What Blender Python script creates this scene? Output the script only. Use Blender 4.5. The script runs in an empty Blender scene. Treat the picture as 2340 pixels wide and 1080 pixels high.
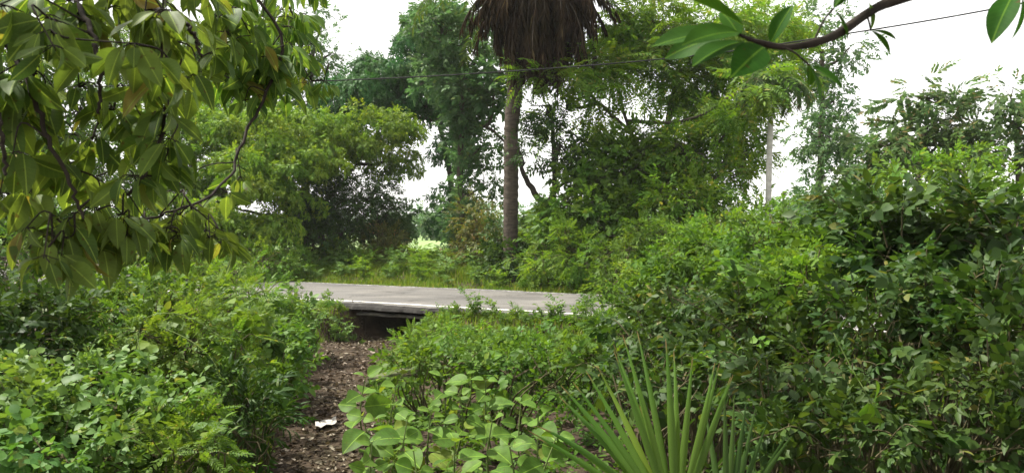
import bpy, math, random
import numpy as np
from mathutils import Vector

rng = np.random.default_rng(7)
random.seed(7)
scene = bpy.context.scene
COL = scene.collection
DENSE = 1.0
F = 1800.0            # focal length in photo pixels (2340 wide)
EYE = 1.6
PITCH = math.radians(0.64)
RU = np.array([0.883, -0.469])    # along the road
RN = np.array([0.469, 0.883])     # across the road, away from the camera

# ------------------------------------------------------------------ camera
cam_d = bpy.data.cameras.new('camera')
cam = bpy.data.objects.new('camera', cam_d)
COL.objects.link(cam)
cam.location = (0, 0, EYE)
cam.rotation_euler = (math.pi / 2 - PITCH, 0, 0)
cam_d.sensor_width = 36
cam_d.lens = 36 * F / 2340
cam_d.dof.use_dof = True
cam_d.dof.focus_distance = 5.5
cam_d.dof.aperture_fstop = 5.6
cam_d.clip_start = 0.05
cam_d.clip_end = 2000
scene.camera = cam


def P(px, py, Y):
    """a point of the place: the direction of a photo pixel, Y metres ahead"""
    a = (540 - py) / F
    # ray (x, 1, a) pitched down
    c, s = math.cos(PITCH), math.sin(PITCH)
    fy = c + a * s
    fz = -s + a * c
    return np.array([(px - 1170) / F / fy * Y, Y, EYE + fz / fy * Y])


def smooth(a, b, x):
    t = np.clip((x - a) / (b - a), 0, 1)
    return t * t * (3 - 2 * t)


def wav(x, y, s=1.0):
    return (np.sin(x * 1.7 * s + 1.3 * np.sin(y * .9 * s)) + np.sin(y * 2.1 * s + 1.1 * np.sin(x * 1.3 * s + 2)) +
            .6 * np.sin(x * 3.9 * s + y * 2.7 * s)) / 2.6


HOLE_U = -9.05


def gz(x, y):
    x = np.asarray(x, float); y = np.asarray(y, float)
    n = RN[0] * x + RN[1] * y
    u = RU[0] * x + RU[1] * y
    hole = 1 - smooth(.55, 1.25, np.abs(u - HOLE_U))
    low = -.5 + .07 * wav(x, y, .8) + .02 * wav(x, y, 4)
    top = .04
    start = 10.4 + hole * 3.4
    end = 12.15 + hole * 2.5
    z = low + (top - low) * smooth(0, 1, (n - start) / (end - start))
    z = z - hole * .14 * smooth(10.5, 12, n) * (1 - smooth(13.6, 14.2, n))
    far = .3 + .05 * wav(x, y, .35)
    z = np.where(n > 16.3, top + (far - top) * smooth(16.6, 20, n), z)
    return z


# ------------------------------------------------------------------ mesh accumulation
class Geo:
    def __init__(s):
        s.v = []; s.l = []; s.t = []; s.uv = []; s.n = 0; s.sm = []

    def add(s, verts, faces, uv=None, smooth=False):
        """faces: list of index tuples or an (F,k) array"""
        verts = np.asarray(verts, float).reshape(-1, 3)
        if isinstance(faces, np.ndarray):
            lo = faces.reshape(-1) + s.n
            to = np.full(len(faces), faces.shape[1])
        else:
            lo = np.array([i for f in faces for i in f], int) + s.n
            to = np.array([len(f) for f in faces], int)
        s.v.append(verts); s.l.append(lo); s.t.append(to)
        s.uv.append(np.zeros((len(verts), 2)) if uv is None else uv)
        s.sm.append(np.full(len(to), smooth))
        s.n += len(verts)

    def inst(s, tmpl, pos, R, sc):
        """copies of a template (verts, faces by size, uv) with frames R (N,3,3: columns = local axes)"""
        V, Fs, U = tmpl
        N = len(pos)
        if N == 0: return
        W = np.einsum('nij,mj->nmi', R, V) * sc[:, None, None] + pos[:, None, :]
        m = len(V)
        off = (np.arange(N) * m)
        base = s.n
        s.v.append(W.reshape(-1, 3)); s.n += N * m
        for fa in Fs:
            a = (fa[None] + off[:, None, None] + base)
            s.l.append(a.reshape(-1)); s.t.append(np.full(N * len(fa), fa.shape[1]))
            s.sm.append(np.full(N * len(fa), m > 30 and False))
        s.uv.append(np.tile(U, (N, 1)))

    def tube(s, pts, rad, k=7, cap=True):
        pts = np.asarray(pts, float); rad = np.asarray(rad, float) * np.ones(len(pts))
        t = np.gradient(pts, axis=0)
        t /= np.linalg.norm(t, axis=1)[:, None] + 1e-9
        ref = np.array([0.31, .95, .02]) if abs(t[0][1]) < .9 else np.array([1., 0, 0])
        a = np.cross(t, ref); a /= np.linalg.norm(a, axis=1)[:, None] + 1e-9
        b = np.cross(t, a)
        an = np.arange(k) / k * 2 * math.pi
        ring = pts[:, None] + rad[:, None, None] * (a[:, None] * np.cos(an)[None, :, None] + b[:, None] * np.sin(an)[None, :, None])
        n = len(pts)
        i = np.arange(n - 1)[:, None] * k; j = np.arange(k)[None]
        q = np.stack([i + j, i + (j + 1) % k, i + k + (j + 1) % k, i + k + j], -1).reshape(-1, 4)
        uu = np.stack([np.tile(an / 6.283, (n, 1)), np.tile(np.arange(n)[:, None] / max(n - 1, 1), (1, k))], -1).reshape(-1, 2)
        s.add(ring.reshape(-1, 3), q, uu, True)

    def twigs(s, p0, p1, r0, r1):
        """many straight three-sided twigs"""
        p0 = np.asarray(p0).reshape(-1, 3); p1 = np.asarray(p1).reshape(-1, 3)
        N = len(p0)
        if N == 0: return
        t = p1 - p0; t /= np.linalg.norm(t, axis=1)[:, None] + 1e-9
        a = np.cross(t, [0.3, .9, .1]); a /= np.linalg.norm(a, axis=1)[:, None] + 1e-9
        b = np.cross(t, a)
        vs = []
        for p, r in ((p0, r0), (p1, r1)):
            r = np.broadcast_to(np.asarray(r, float), (N,))[:, None]
            for an in (0, 2.094, 4.189):
                vs.append(p + r * (a * math.cos(an) + b * math.sin(an)))
        V = np.stack(vs, 1).reshape(-1, 3)
        fa = np.array([[0, 1, 4, 3], [1, 2, 5, 4], [2, 0, 3, 5]])
        s.add(V, (fa[None] + (np.arange(N) * 6)[:, None, None]).reshape(-1, 4))

    def build(s, name, mat, parent=None, origin=(0, 0, 0), uv=False):
        if s.n == 0: return None
        v = np.concatenate(s.v) - np.asarray(origin)
        l = np.concatenate(s.l).astype(np.int32); t = np.concatenate(s.t).astype(np.int32)
        me = bpy.data.meshes.new(name)
        me.vertices.add(len(v)); me.vertices.foreach_set('co', v.astype(np.float32).ravel())
        me.loops.add(len(l)); me.loops.foreach_set('vertex_index', l)
        me.polygons.add(len(t))
        st = np.concatenate([[0], np.cumsum(t)[:-1]]).astype(np.int32)
        me.polygons.foreach_set('loop_start', st)
        me.polygons.foreach_set('loop_total', t)
        if uv:
            U = np.concatenate(s.uv)
            lay = me.uv_layers.new(name='UVMap')
            lay.data.foreach_set('uv', U[l].astype(np.float32).ravel())
        me.update(calc_edges=True)
        sm = np.concatenate(s.sm)
        if sm.any():
            me.polygons.foreach_set('use_smooth', sm)
        me.materials.append(mat)
        o = bpy.data.objects.new(name, me)
        COL.objects.link(o)
        if parent is not None:
            o.parent = parent
        else:
            o.location = origin
        return o


def thing(name, label, cat, loc, group=None):
    o = bpy.data.objects.new(name, None)
    COL.objects.link(o)
    o.location = loc
    o.empty_display_size = .2
    o['label'] = label; o['category'] = cat
    if group: o['group'] = group
    return o


def tag(o, label, cat, group=None):
    o['label'] = label; o['category'] = cat
    if group: o['group'] = group
    return o


# ------------------------------------------------------------------ materials
def new_mat(name):
    m = bpy.data.materials.new(name); m.use_nodes = True
    nt = m.node_tree; nt.nodes.clear()
    out = nt.nodes.new('ShaderNodeOutputMaterial')
    return m, nt, out


def ramp(nt, stops):
    r = nt.nodes.new('ShaderNodeValToRGB')
    el = r.color_ramp.elements
    while len(el) < len(stops): el.new(.5)
    for e, (p, c) in zip(el, stops):
        e.position = p; e.color = (*c, 1)
    return r


def leaf_mat(name, ca, cb, cc=None, trans=.35, rough=.52, tint=(1.25, 1.15, .5), veins=False, rare=.015, spec=.14, tips=False):
    m, nt, out = new_mat(name)
    geo = nt.nodes.new('ShaderNodeNewGeometry')
    vivid = lambda c: (c[0] * .97, c[1] * 1.04, c[2] * .8) if c[1] > c[0] * 1.15 else c
    cc = cc or (cb[0] * 1.5, cb[1] * 1.15, cb[2])
    ca, cb, cc = vivid(ca), vivid(cb), vivid(cc)
    r = ramp(nt, [(0, ca), (.55, tuple((a + b) / 2 for a, b in zip(ca, cb))), (1 - rare - .02, cb), (1 - rare * .5, cc)])
    nt.links.new(geo.outputs['Random Per Island'], r.inputs[0])
    col = r.outputs[0]
    # broad natural colour drift through the plant
    tc = nt.nodes.new('ShaderNodeTexCoord')
    nz = nt.nodes.new('ShaderNodeTexNoise'); nz.inputs['Scale'].default_value = 1.1; nz.inputs['Detail'].default_value = 2
    nt.links.new(tc.outputs['Object'], nz.inputs['Vector'])
    hs = nt.nodes.new('ShaderNodeHueSaturation')
    mr = nt.nodes.new('ShaderNodeMapRange')
    mr.inputs[1].default_value = .3; mr.inputs[2].default_value = .7; mr.inputs[3].default_value = .48; mr.inputs[4].default_value = .52
    nt.links.new(nz.outputs[0], mr.inputs[0]); nt.links.new(mr.outputs[0], hs.inputs['Hue'])
    nt.links.new(col, hs.inputs['Color'])
    col = hs.outputs[0]
    if veins:
        uv = nt.nodes.new('ShaderNodeUVMap'); sp = nt.nodes.new('ShaderNodeSeparateXYZ')
        nt.links.new(uv.outputs[0], sp.inputs[0])
        ab = nt.nodes.new('ShaderNodeMath'); ab.operation = 'ABSOLUTE'; nt.links.new(sp.outputs[0], ab.inputs[0])
        lt = nt.nodes.new('ShaderNodeMath'); lt.operation = 'LESS_THAN'; lt.inputs[1].default_value = .013
        nt.links.new(ab.outputs[0], lt.inputs[0])
        # side veins: stripes of (v - |u|)
        mu = nt.nodes.new('ShaderNodeMath'); mu.operation = 'MULTIPLY_ADD'; mu.inputs[1].default_value = -.75
        nt.links.new(ab.outputs[0], mu.inputs[0]); nt.links.new(sp.outputs[1], mu.inputs[2])
        fr = nt.nodes.new('ShaderNodeMath'); fr.operation = 'PINGPONG'; fr.inputs[1].default_value = .05
        nt.links.new(mu.outputs[0], fr.inputs[0])
        l2 = nt.nodes.new('ShaderNodeMath'); l2.operation = 'LESS_THAN'; l2.inputs[1].default_value = .006
        nt.links.new(fr.outputs[0], l2.inputs[0])
        l2b = nt.nodes.new('ShaderNodeMath'); l2b.operation = 'MULTIPLY'; l2b.inputs[1].default_value = .12
        nt.links.new(l2.outputs[0], l2b.inputs[0])
        mx = nt.nodes.new('ShaderNodeMath'); mx.operation = 'MAXIMUM'
        nt.links.new(lt.outputs[0], mx.inputs[0]); nt.links.new(l2b.outputs[0], mx.inputs[1])
        vm = nt.nodes.new('ShaderNodeMix'); vm.data_type = 'RGBA'
        nt.links.new(mx.outputs[0], vm.inputs[0]); nt.links.new(col, vm.inputs[6])
        vm.inputs[7].default_value = (cb[0] * 1.9, cb[1] * 1.7, cb[2] * 1.6, 1)
        col = vm.outputs[2]
        n2 = nt.nodes.new('ShaderNodeTexNoise'); n2.inputs['Scale'].default_value = 18
        nt.links.new(tc.outputs['Object'], n2.inputs['Vector'])
        m2 = nt.nodes.new('ShaderNodeMapRange'); m2.inputs[1].default_value = .3; m2.inputs[2].default_value = .7
        m2.inputs[3].default_value = .8; m2.inputs[4].default_value = 1.2
        nt.links.new(n2.outputs[0], m2.inputs[0])
        h2 = nt.nodes.new('ShaderNodeHueSaturation'); nt.links.new(m2.outputs[0], h2.inputs['Value']); nt.links.new(col, h2.inputs['Color'])
        n3 = nt.nodes.new('ShaderNodeTexNoise'); n3.inputs['Scale'].default_value = 55; n3.inputs['Detail'].default_value = 2
        nt.links.new(tc.outputs['Object'], n3.inputs['Vector'])
        m3 = nt.nodes.new('ShaderNodeMapRange'); m3.inputs[1].default_value = .66; m3.inputs[2].default_value = .72; m3.inputs[4].default_value = .75
        nt.links.new(n3.outputs[0], m3.inputs[0])
        sm3 = nt.nodes.new('ShaderNodeMix'); sm3.data_type = 'RGBA'; sm3.inputs[7].default_value = (.09, .06, .02, 1)
        nt.links.new(m3.outputs[0], sm3.inputs[0]); nt.links.new(h2.outputs[0], sm3.inputs[6])
        col = sm3.outputs[2]
    if tips:
        uv = nt.nodes.new('ShaderNodeUVMap'); sp = nt.nodes.new('ShaderNodeSeparateXYZ')
        nt.links.new(uv.outputs[0], sp.inputs[0])
        ad = nt.nodes.new('ShaderNodeMath'); ad.operation = 'MULTIPLY_ADD'; ad.inputs[1].default_value = .12
        nt.links.new(nz.outputs[0], ad.inputs[0]); nt.links.new(sp.outputs[1], ad.inputs[2])
        m4 = nt.nodes.new('ShaderNodeMapRange'); m4.inputs[1].default_value = .97; m4.inputs[2].default_value = 1.03
        nt.links.new(ad.outputs[0], m4.inputs[0])
        t4 = nt.nodes.new('ShaderNodeMix'); t4.data_type = 'RGBA'; t4.inputs[7].default_value = (.2, .14, .06, 1)
        nt.links.new(m4.outputs[0], t4.inputs[0]); nt.links.new(col, t4.inputs[6])
        wv = nt.nodes.new('ShaderNodeMath'); wv.operation = 'SINE'; w5 = nt.nodes.new('ShaderNodeMath'); w5.operation = 'MULTIPLY'; w5.inputs[1].default_value = 34
        nt.links.new(sp.outputs[0], w5.inputs[0]); nt.links.new(w5.outputs[0], wv.inputs[0])
        m5 = nt.nodes.new('ShaderNodeMapRange'); m5.inputs[1].default_value = -1; m5.inputs[3].default_value = .82; m5.inputs[4].default_value = 1.12
        nt.links.new(wv.outputs[0], m5.inputs[0])
        h5 = nt.nodes.new('ShaderNodeHueSaturation'); nt.links.new(m5.outputs[0], h5.inputs['Value']); nt.links.new(t4.outputs[2], h5.inputs['Color'])
        col = h5.outputs[0]
    bs = nt.nodes.new('ShaderNodeBsdfPrincipled')
    nt.links.new(col, bs.inputs['Base Color'])
    bs.inputs['Roughness'].default_value = rough
    bs.inputs['Specular IOR Level'].default_value = spec
    tr = nt.nodes.new('ShaderNodeBsdfTranslucent')
    mul = nt.nodes.new('ShaderNodeMix'); mul.data_type = 'RGBA'; mul.blend_type = 'MULTIPLY'; mul.inputs[0].default_value = 1
    nt.links.new(col, mul.inputs[6]); mul.inputs[7].default_value = (*[min(x * 1.25, 2) for x in tint], 1)
    nt.links.new(mul.outputs[2], tr.inputs['Color'])
    mix = nt.nodes.new('ShaderNodeMixShader'); mix.inputs[0].default_value = trans
    nt.links.new(bs.outputs[0], mix.inputs[1]); nt.links.new(tr.outputs[0], mix.inputs[2])
    nt.links.new(mix.outputs[0], out.inputs[0])
    return m


def rough_mat(name, stops, scale=6, detail=6, rough=.9, bump=.3, stretch=(1, 1, 1), spec=.2, bscale=None, dist=.02):
    m, nt, out = new_mat(name)
    tc = nt.nodes.new('ShaderNodeTexCoord')
    mp = nt.nodes.new('ShaderNodeMapping'); mp.inputs['Scale'].default_value = stretch
    nt.links.new(tc.outputs['Object'], mp.inputs[0])
    nz = nt.nodes.new('ShaderNodeTexNoise'); nz.inputs['Scale'].default_value = scale; nz.inputs['Detail'].default_value = detail
    nz.inputs['Roughness'].default_value = .65
    nt.links.new(mp.outputs[0], nz.inputs['Vector'])
    r = ramp(nt, stops); nt.links.new(nz.outputs[0], r.inputs[0])
    bs = nt.nodes.new('ShaderNodeBsdfPrincipled')
    nt.links.new(r.outputs[0], bs.inputs['Base Color'])
    bs.inputs['Roughness'].default_value = rough; bs.inputs['Specular IOR Level'].default_value = spec
    if bump:
        n2 = nt.nodes.new('ShaderNodeTexNoise'); n2.inputs['Scale'].default_value = bscale or scale * 3; n2.inputs['Detail'].default_value = 5
        nt.links.new(mp.outputs[0], n2.inputs['Vector'])
        bp = nt.nodes.new('ShaderNodeBump'); bp.inputs['Strength'].default_value = bump; bp.inputs['Distance'].default_value = dist
        nt.links.new(n2.outputs[0], bp.inputs['Height']); nt.links.new(bp.outputs[0], bs.inputs['Normal'])
    nt.links.new(bs.outputs[0], out.inputs[0])
    m['_r'] = 1
    return m


G = {}
G['creeper'] = leaf_mat('creeper_leaf', (.09, .155, .022), (.175, .26, .036), trans=.42)
G['creeper_deep'] = leaf_mat('deep_creeper_leaf', (.03, .085, .03), (.06, .14, .045), trans=.3, tint=(1, 1.1, .8))
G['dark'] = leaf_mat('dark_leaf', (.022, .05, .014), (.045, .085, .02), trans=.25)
G['mid'] = leaf_mat('mid_leaf', (.05, .1, .018), (.1, .175, .028), trans=.4)
G['airy'] = leaf_mat('airy_leaf', (.075, .145, .02), (.145, .235, .036), (.22, .23, .05), trans=.46, rare=.04)
G['bright'] = leaf_mat('bright_leaf', (.07, .14, .02), (.14, .235, .035), (.2, .24, .05), trans=.4)
G['olive'] = leaf_mat('olive_leaf', (.07, .085, .025), (.13, .14, .035), (.2, .13, .06), trans=.35, rare=.08)
G['haze'] = leaf_mat('hazed_leaf', (.055, .11, .05), (.1, .165, .07), trans=.42, tint=(1, 1.05, .8))  # distance haze put into the leaf colour, bluer and paler
G['haze_pale'] = leaf_mat('hazed_pale_leaf', (.07, .12, .05), (.12, .18, .075), (.2, .16, .08), trans=.45, tint=(1.05, 1.05, .8), rare=.1)  # lighter leaf colour with haze painted in
G['bush'] = leaf_mat('bush_leaf', (.06, .125, .03), (.125, .21, .055), (.22, .25, .07), trans=.33, spec=.2)
G['fern'] = leaf_mat('feathery_leaf', (.06, .12, .02), (.125, .2, .035), (.2, .2, .05), trans=.4)
G['shade'] = leaf_mat('shaded_dark_leaf', (.024, .056, .015), (.06, .108, .025), (.17, .17, .04), trans=.3, rough=.5, rare=.012, spec=.18)  # leaf colour darkened for bushes standing in shade
G['hang'] = leaf_mat('drooping_leaf', (.055, .105, .026), (.14, .205, .055), (.2, .18, .04), trans=.42, rough=.58, veins=True, spec=.2, rare=.03)
G['big'] = leaf_mat('big_soft_leaf', (.06, .12, .022), (.11, .19, .036), (.17, .21, .05), trans=.35, rough=.55, veins=True)
G['bough'] = leaf_mat('bough_leaf', (.035, .085, .015), (.055, .12, .02), trans=.4, rough=.6, veins=True, spec=.08)
G['fandim'] = leaf_mat('fan_palm_shaded_leaf', (.03, .065, .016), (.05, .09, .022), trans=.25, rare=.01)  # darker copy of the fan leaf, shade put into its colour
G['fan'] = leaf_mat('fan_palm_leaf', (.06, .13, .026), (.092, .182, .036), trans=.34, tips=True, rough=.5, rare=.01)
G['frond'] = leaf_mat('palm_frond_leaf', (.05, .09, .02), (.09, .14, .035), trans=.3)
G['deadfrond'] = leaf_mat('dead_frond_leaf', (.022, .014, .008), (.055, .036, .018), (.16, .12, .06), trans=.2, rough=.8, tint=(1, .9, .7), spec=.1)
G['grass'] = leaf_mat('grass_blade', (.08, .135, .02), (.15, .215, .035), (.24, .22, .08), trans=.4, rare=.07)
G['litter'] = leaf_mat('dry_leaf_litter', (.04, .028, .017), (.125, .098, .062), (.3, .26, .2), trans=.15, rough=.8, tint=(1, .9, .7), rare=.14, spec=.2)
BARK = rough_mat('grey_bark', [(.3, (.035, .028, .02)), (.7, (.11, .09, .07))], 9, stretch=(1, 1, .25))
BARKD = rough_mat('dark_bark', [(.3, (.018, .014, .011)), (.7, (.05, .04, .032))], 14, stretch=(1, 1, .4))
BARKP = rough_mat('pale_bark', [(.3, (.36, .35, .32)), (.7, (.55, .53, .49))], 5, stretch=(1, 1, 3))
STEM = rough_mat('green_stem', [(.3, (.06, .1, .02)), (.7, (.13, .17, .05))], 20, bump=0)
STEMB = rough_mat('brown_stem', [(.3, (.05, .045, .02)), (.7, (.11, .095, .05))], 20, bump=0)
PALMT = rough_mat('palm_bark', [(.3, (.035, .028, .022)), (.6, (.085, .068, .052)), (.8, (.14, .115, .09))], 5, stretch=(1, 1, 4), bump=.6, dist=.05)
WIRE = rough_mat('cable_rubber', [(.3, (.02, .02, .02)), (.7, (.03, .03, .03))], 8, bump=0)
METALP = rough_mat('pale_painted_metal', [(.3, (.5, .5, .47)), (.7, (.7, .7, .66))], 8, bump=0)

# ------------------------------------------------------------------ leaf and sprig templates
def diamond(w=.2, fold=.05, droop=.12):
    V = np.array([[0, 0, 0], [w, .42, fold], [0, 1, -droop], [-w, .42, fold]], float)
    return V, [np.array([[0, 1, 2], [0, 2, 3]])]


def oval(w=.23, fold=.06, droop=.15, tipw=.75):
    V = np.array([[0, 0, 0], [-w, .3, fold * .7], [-w * tipw, .68, fold - droop * .45], [0, 1, -droop], [w * tipw, .68, fold - droop * .45], [w, .3, fold * .7],
                  [0, .33, -.01], [0, .68, -droop * .5]], float)
    return V, [np.array([[0, 6, 1], [2, 7, 3], [0, 5, 6], [3, 7, 4]]), np.array([[1, 6, 7, 2], [5, 4, 7, 6]])]


def blade(w=.22, droop=.3, fold=.08, n=6, peak=.42, tip=1.0, cup=0.0, wave=0.0):
    """a broad near leaf: rows of five points, pointed oval outline"""
    rows = []
    for i in range(n + 1):
        t = i / n
        hw = w * (math.sin(math.pi * t ** (math.log(.5) / math.log(peak))) ** .8 if 0 < t < 1 else .012)
        if t > .85: hw *= tip
        z0 = -droop * t * t
        for j in (-1, -.5, 0, .5, 1):
            x = hw * j
            rows.append([x, t, z0 + fold * abs(j) * hw / w * 1.0 - cup * j * j * hw + wave * math.sin(t * 9 + j * 2) * abs(j) * .03])
    V = np.array(rows)
    q = []
    for i in range(n):
        for j in range(4):
            a = i * 5 + j
            q.append([a, a + 1, a + 6, a + 5])
    U = V[:, :2].copy()
    return V, [np.array(q)], U


def place(tm, pos, az, el, roll, sc):
    """transform a template: axis turned az from +Y in plane, raised el, rolled"""
    V = tm[0] * sc
    cr, sr = math.cos(roll), math.sin(roll)
    V = V @ np.array([[cr, 0, sr], [0, 1, 0], [-sr, 0, cr]]).T
    ce, se = math.cos(el), math.sin(el)
    V = V @ np.array([[1, 0, 0], [0, ce, -se], [0, se, ce]]).T
    ca, sa = math.cos(az), math.sin(az)
    V = V @ np.array([[ca, sa, 0], [-sa, ca, 0], [0, 0, 1]]).T
    return V + np.asarray(pos)


def compose(parts):
    """parts: list of (template, verts)"""
    V = []; by = {}; U = []
    n = 0
    for tm, v in parts:
        V.append(v)
        for fa in tm[1]:
            by.setdefault(fa.shape[1], []).append(fa + n)
        U.append(tm[2] if len(tm) > 2 else v[:, :2] * 0)
        n += len(v)
    return np.concatenate(V), [np.concatenate(x) for x in by.values()], np.concatenate(U)


R_ = random.Random(3)
J = lambda a, b: R_.uniform(a, b)


def sprig(leaf, n=6, ls=.42, ang=.9, start=.15, twig=0.0, opp=False):
    out = []
    for i in range(n):
        t = start + (1 - start) * i / (n - 1)
        last = i == n - 1
        sides = (1, -1) if (opp and not last) else ((0,) if last else ((1,) if i % 2 else (-1,)))
        for sd in sides:
            az = sd * (ang + J(-.25, .25)) * (1 - .45 * t)
            out.append((leaf, place(leaf, (J(-.02, .02), t * .8, J(-.03, .03)), az, J(-.5, .25), J(-.5, .5), ls * J(.75, 1.15) * (1 - .25 * abs(t - .5)))))
    if twig:
        tv = np.array([[-twig, 0, 0], [twig, 0, 0], [0, .9, 0.0]])
        out.append(((tv, [np.array([[0, 1, 2]])]), tv))
    return compose(out)


def pinnate(leaf, n=7, ls=.3, ang=1.15, droop=.25):
    out = []
    for i in range(n):
        t = .18 + .8 * i / n
        for sd in (1, -1):
            out.append((leaf, place(leaf, (0, t, -droop * t * t), sd * ang * J(.85, 1.1), J(-.35, .05), J(-.3, .3), ls * (1 - .55 * abs(t - .5)))))
    out.append((leaf, place(leaf, (0, .98, -droop), 0, -.4, 0, ls * .8)))
    tv = np.array([[-.008, 0, 0], [.008, 0, 0], [0, .5, -droop * .25], [0, 1, -droop]])
    out.append(((tv, [np.array([[0, 1, 2]])]), tv))
    return compose(out)


DM, OV = diamond(), oval()
SP = {
    'small': [sprig(diamond(.22), 7, .40) for _ in range(4)],
    'leafy': [sprig(diamond(.27), 6, .5) for _ in range(4)],
    'narrow': [sprig(diamond(.12), 8, .45, .7) for _ in range(4)],
    'pinn': [pinnate(diamond(.2), 7, .26) for _ in range(3)],
    'pinnbig': [pinnate(diamond(.2), 8, .42, 1.0, .35) for _ in range(3)],
    'oval': [sprig(oval(J(.24, .3), .06, J(.05, .25)), 5, .5, 1.0, .1, .012) for _ in range(5)],
    'ovalopp': [sprig(oval(J(.24, .3), .05, J(.05, .25)), 4, .42, 1.1, .1, .012, True) for _ in range(5)],
    'round': [sprig(oval(J(.36, .44), .08, J(.1, .25), .85), 4, .55, 1.1, .05, .012) for _ in range(5)],
    'feather': [pinnate(oval(.2, .03, .1), 8, .24, 1.1, .3) for _ in range(4)],
    'mixed': [sprig(oval(J(.16, .36), .06, J(.05, .3), J(.65, .85)), R_.choice((3, 4, 5, 6)), J(.38, .62), J(.7, 1.1), .08, .012) for _ in range(9)],
    'lance': [sprig(oval(.13, .03, .35, .7), 6, .6, .7, .1, .01) for _ in range(5)],
}


def frames(d, up, roll):
    d = d / (np.linalg.norm(d, axis=1)[:, None] + 1e-9)
    x = np.cross(d, up); x /= np.linalg.norm(x, axis=1)[:, None] + 1e-9
    z = np.cross(x, d)
    c, s = np.cos(roll)[:, None], np.sin(roll)[:, None]
    x2 = x * c + z * s; z2 = -x * s + z * c
    return np.stack([x2, d, z2], -1)


def scatter(geo, kinds, pos, d, up, sc, roll=.5):
    N = len(pos)
    R = frames(d, up, rng.normal(0, roll, N))
    k = rng.integers(0, len(kinds), N)
    for i, tm in enumerate(kinds):
        m = k == i
        geo.inst(tm, pos[m], R[m], sc[m])


def sph(N):
    v = rng.normal(size=(N, 3)); return v / np.linalg.norm(v, axis=1)[:, None]


def blob(b):
    px, py, rx, ry, Y = b[:5]
    dens = b[5] if len(b) > 5 else 1.0
    c = P(px, py, Y)
    r = np.array([rx / F * Y, 0, ry / F * Y]); r[1] = b[6] if len(b) > 6 else (r[0] * .6 + r[2] * .4)
    return c, r, dens


def foliage(geo, tw, blobs, kinds, size, rs=.45, cover=1.0, m=18, droop=.25, shell=.55, style='clump', hub=None, floor=True, flat=.5):
    for b in blobs:
        c, r, dens = blob(b)
        A = (r[0] * r[1] + r[1] * r[2] + r[0] * r[2]) / 3 * 4
        if style == 'creeper':
            # overlapping leaves lying on lumps, tips down
            K = max(5, int(cover * dens * A / rs ** 2 * .9))
            dr = sph(K); dr[:, 2] = np.abs(dr[:, 2]) * np.where(rng.random(K) < .75, 1, -1)
            ctr = c + dr * r * rng.uniform(.72, 1.0, K)[:, None]
            rr = rs * rng.uniform(.5, 1.55, K)
            N = K * m
            o = sph(N); o[:, 2] = np.where(o[:, 2] < -.3, -o[:, 2], o[:, 2])
            ci = np.repeat(np.arange(K), m)
            pos = ctr[ci] + o * rr[ci][:, None] * np.array([1, 1, .75]) * rng.uniform(.8, 1.05, N)[:, None]
            nrm = o + .25 * rng.normal(size=(N, 3)) + dr[ci] * .3
            d = np.cross(np.cross(nrm, [0, 0, -1.0]), nrm) + .45 * rng.normal(size=(N, 3)) + o * .25
            up = nrm + [0, 0, .35]
        else:
            K = max(4, int(DENSE * cover * dens * A / rs ** 2))
            dr = sph(K)
            ctr = c + dr * r * (shell + (1 - shell) * rng.random(K))[:, None] ** 1.0
            mm = rng.integers(max(3, int(m * .6)), int(m * 1.4) + 1, K)
            ci = np.repeat(np.arange(K), mm); N = len(ci)
            g = np.clip(rng.normal(size=(N, 3)), -1.7, 1.7) * np.array([.62, .62, flat]) * rs * .8
            pos = ctr[ci] + g
            d = g / rs + .5 * dr[ci] + .45 * rng.normal(size=(N, 3)) + [0, 0, -droop]
            up = np.array([0, 0, 1.0]) + .35 * rng.normal(size=(N, 3)) + .3 * dr[ci]
            if tw is not None and K:
                mid = c + (ctr - c) * .45 + rng.normal(size=(K, 3)) * rs * .3
                rad = .006 + .012 * min(1, r[0])
                tw.twigs(np.repeat(c[None], K, 0), mid, rad * 1.2, rad * .7)
                tw.twigs(mid, ctr, rad * .7, rad * .3)
                s_ = rng.random(N) < .35
                tw.twigs(ctr[ci][s_], pos[s_], rad * .3, rad * .12)
        sc = size * rng.uniform(.6, 1.4, N)
        if floor:
            gh = gz(pos[:, 0], pos[:, 1])
            keep = pos[:, 2] > gh + .02
            pos, d, up, sc = pos[keep], d[keep], up[keep], sc[keep]
        scatter(geo, kinds, pos, d, up, sc)


def curve(pts, n=14, jit=0.0):
    """Catmull-Rom through points"""
    p = np.asarray(pts, float)
    if len(p) == 2: p = np.stack([p[0], (p[0] + p[1]) / 2 + jit * rng.normal(size=3), p[1]])
    q = np.concatenate([[2 * p[0] - p[1]], p, [2 * p[-1] - p[-2]]])
    out = []
    per = max(2, n // (len(p) - 1))
    for i in range(len(p) - 1):
        a, b, c, d = q[i:i + 4]
        for t in np.linspace(0, 1, per, endpoint=False):
            out.append(.5 * (2 * b + (c - a) * t + (2 * a - 5 * b + 4 * c - d) * t * t + (3 * b - a - 3 * c + d) * t ** 3))
    out.append(p[-1])
    out = np.array(out)
    if jit: out[1:-1] += rng.normal(size=(len(out) - 2, 3)) * jit * .25
    return out


def limbs(tw, trunk, blobs, r):
    """limbs from the trunk's nearer nodes to the centre of each clump"""
    for b in blobs:
        c, rr, _ = blob(b)
        d = np.linalg.norm(trunk - c, axis=1) + np.where(trunk[:, 2] > c[2] - .2, 3.0, 0)
        i = int(np.argmin(d))
        a = trunk[i]
        L = np.linalg.norm(c - a)
        mid = (a + c) / 2 + np.array([0, 0, -.12 * L]) + rng.normal(size=3) * .06 * L
        pts = curve([a, mid, c], 10, .05)
        tw.tube(pts, np.linspace(r, r * .35, len(pts)), 6)


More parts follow.
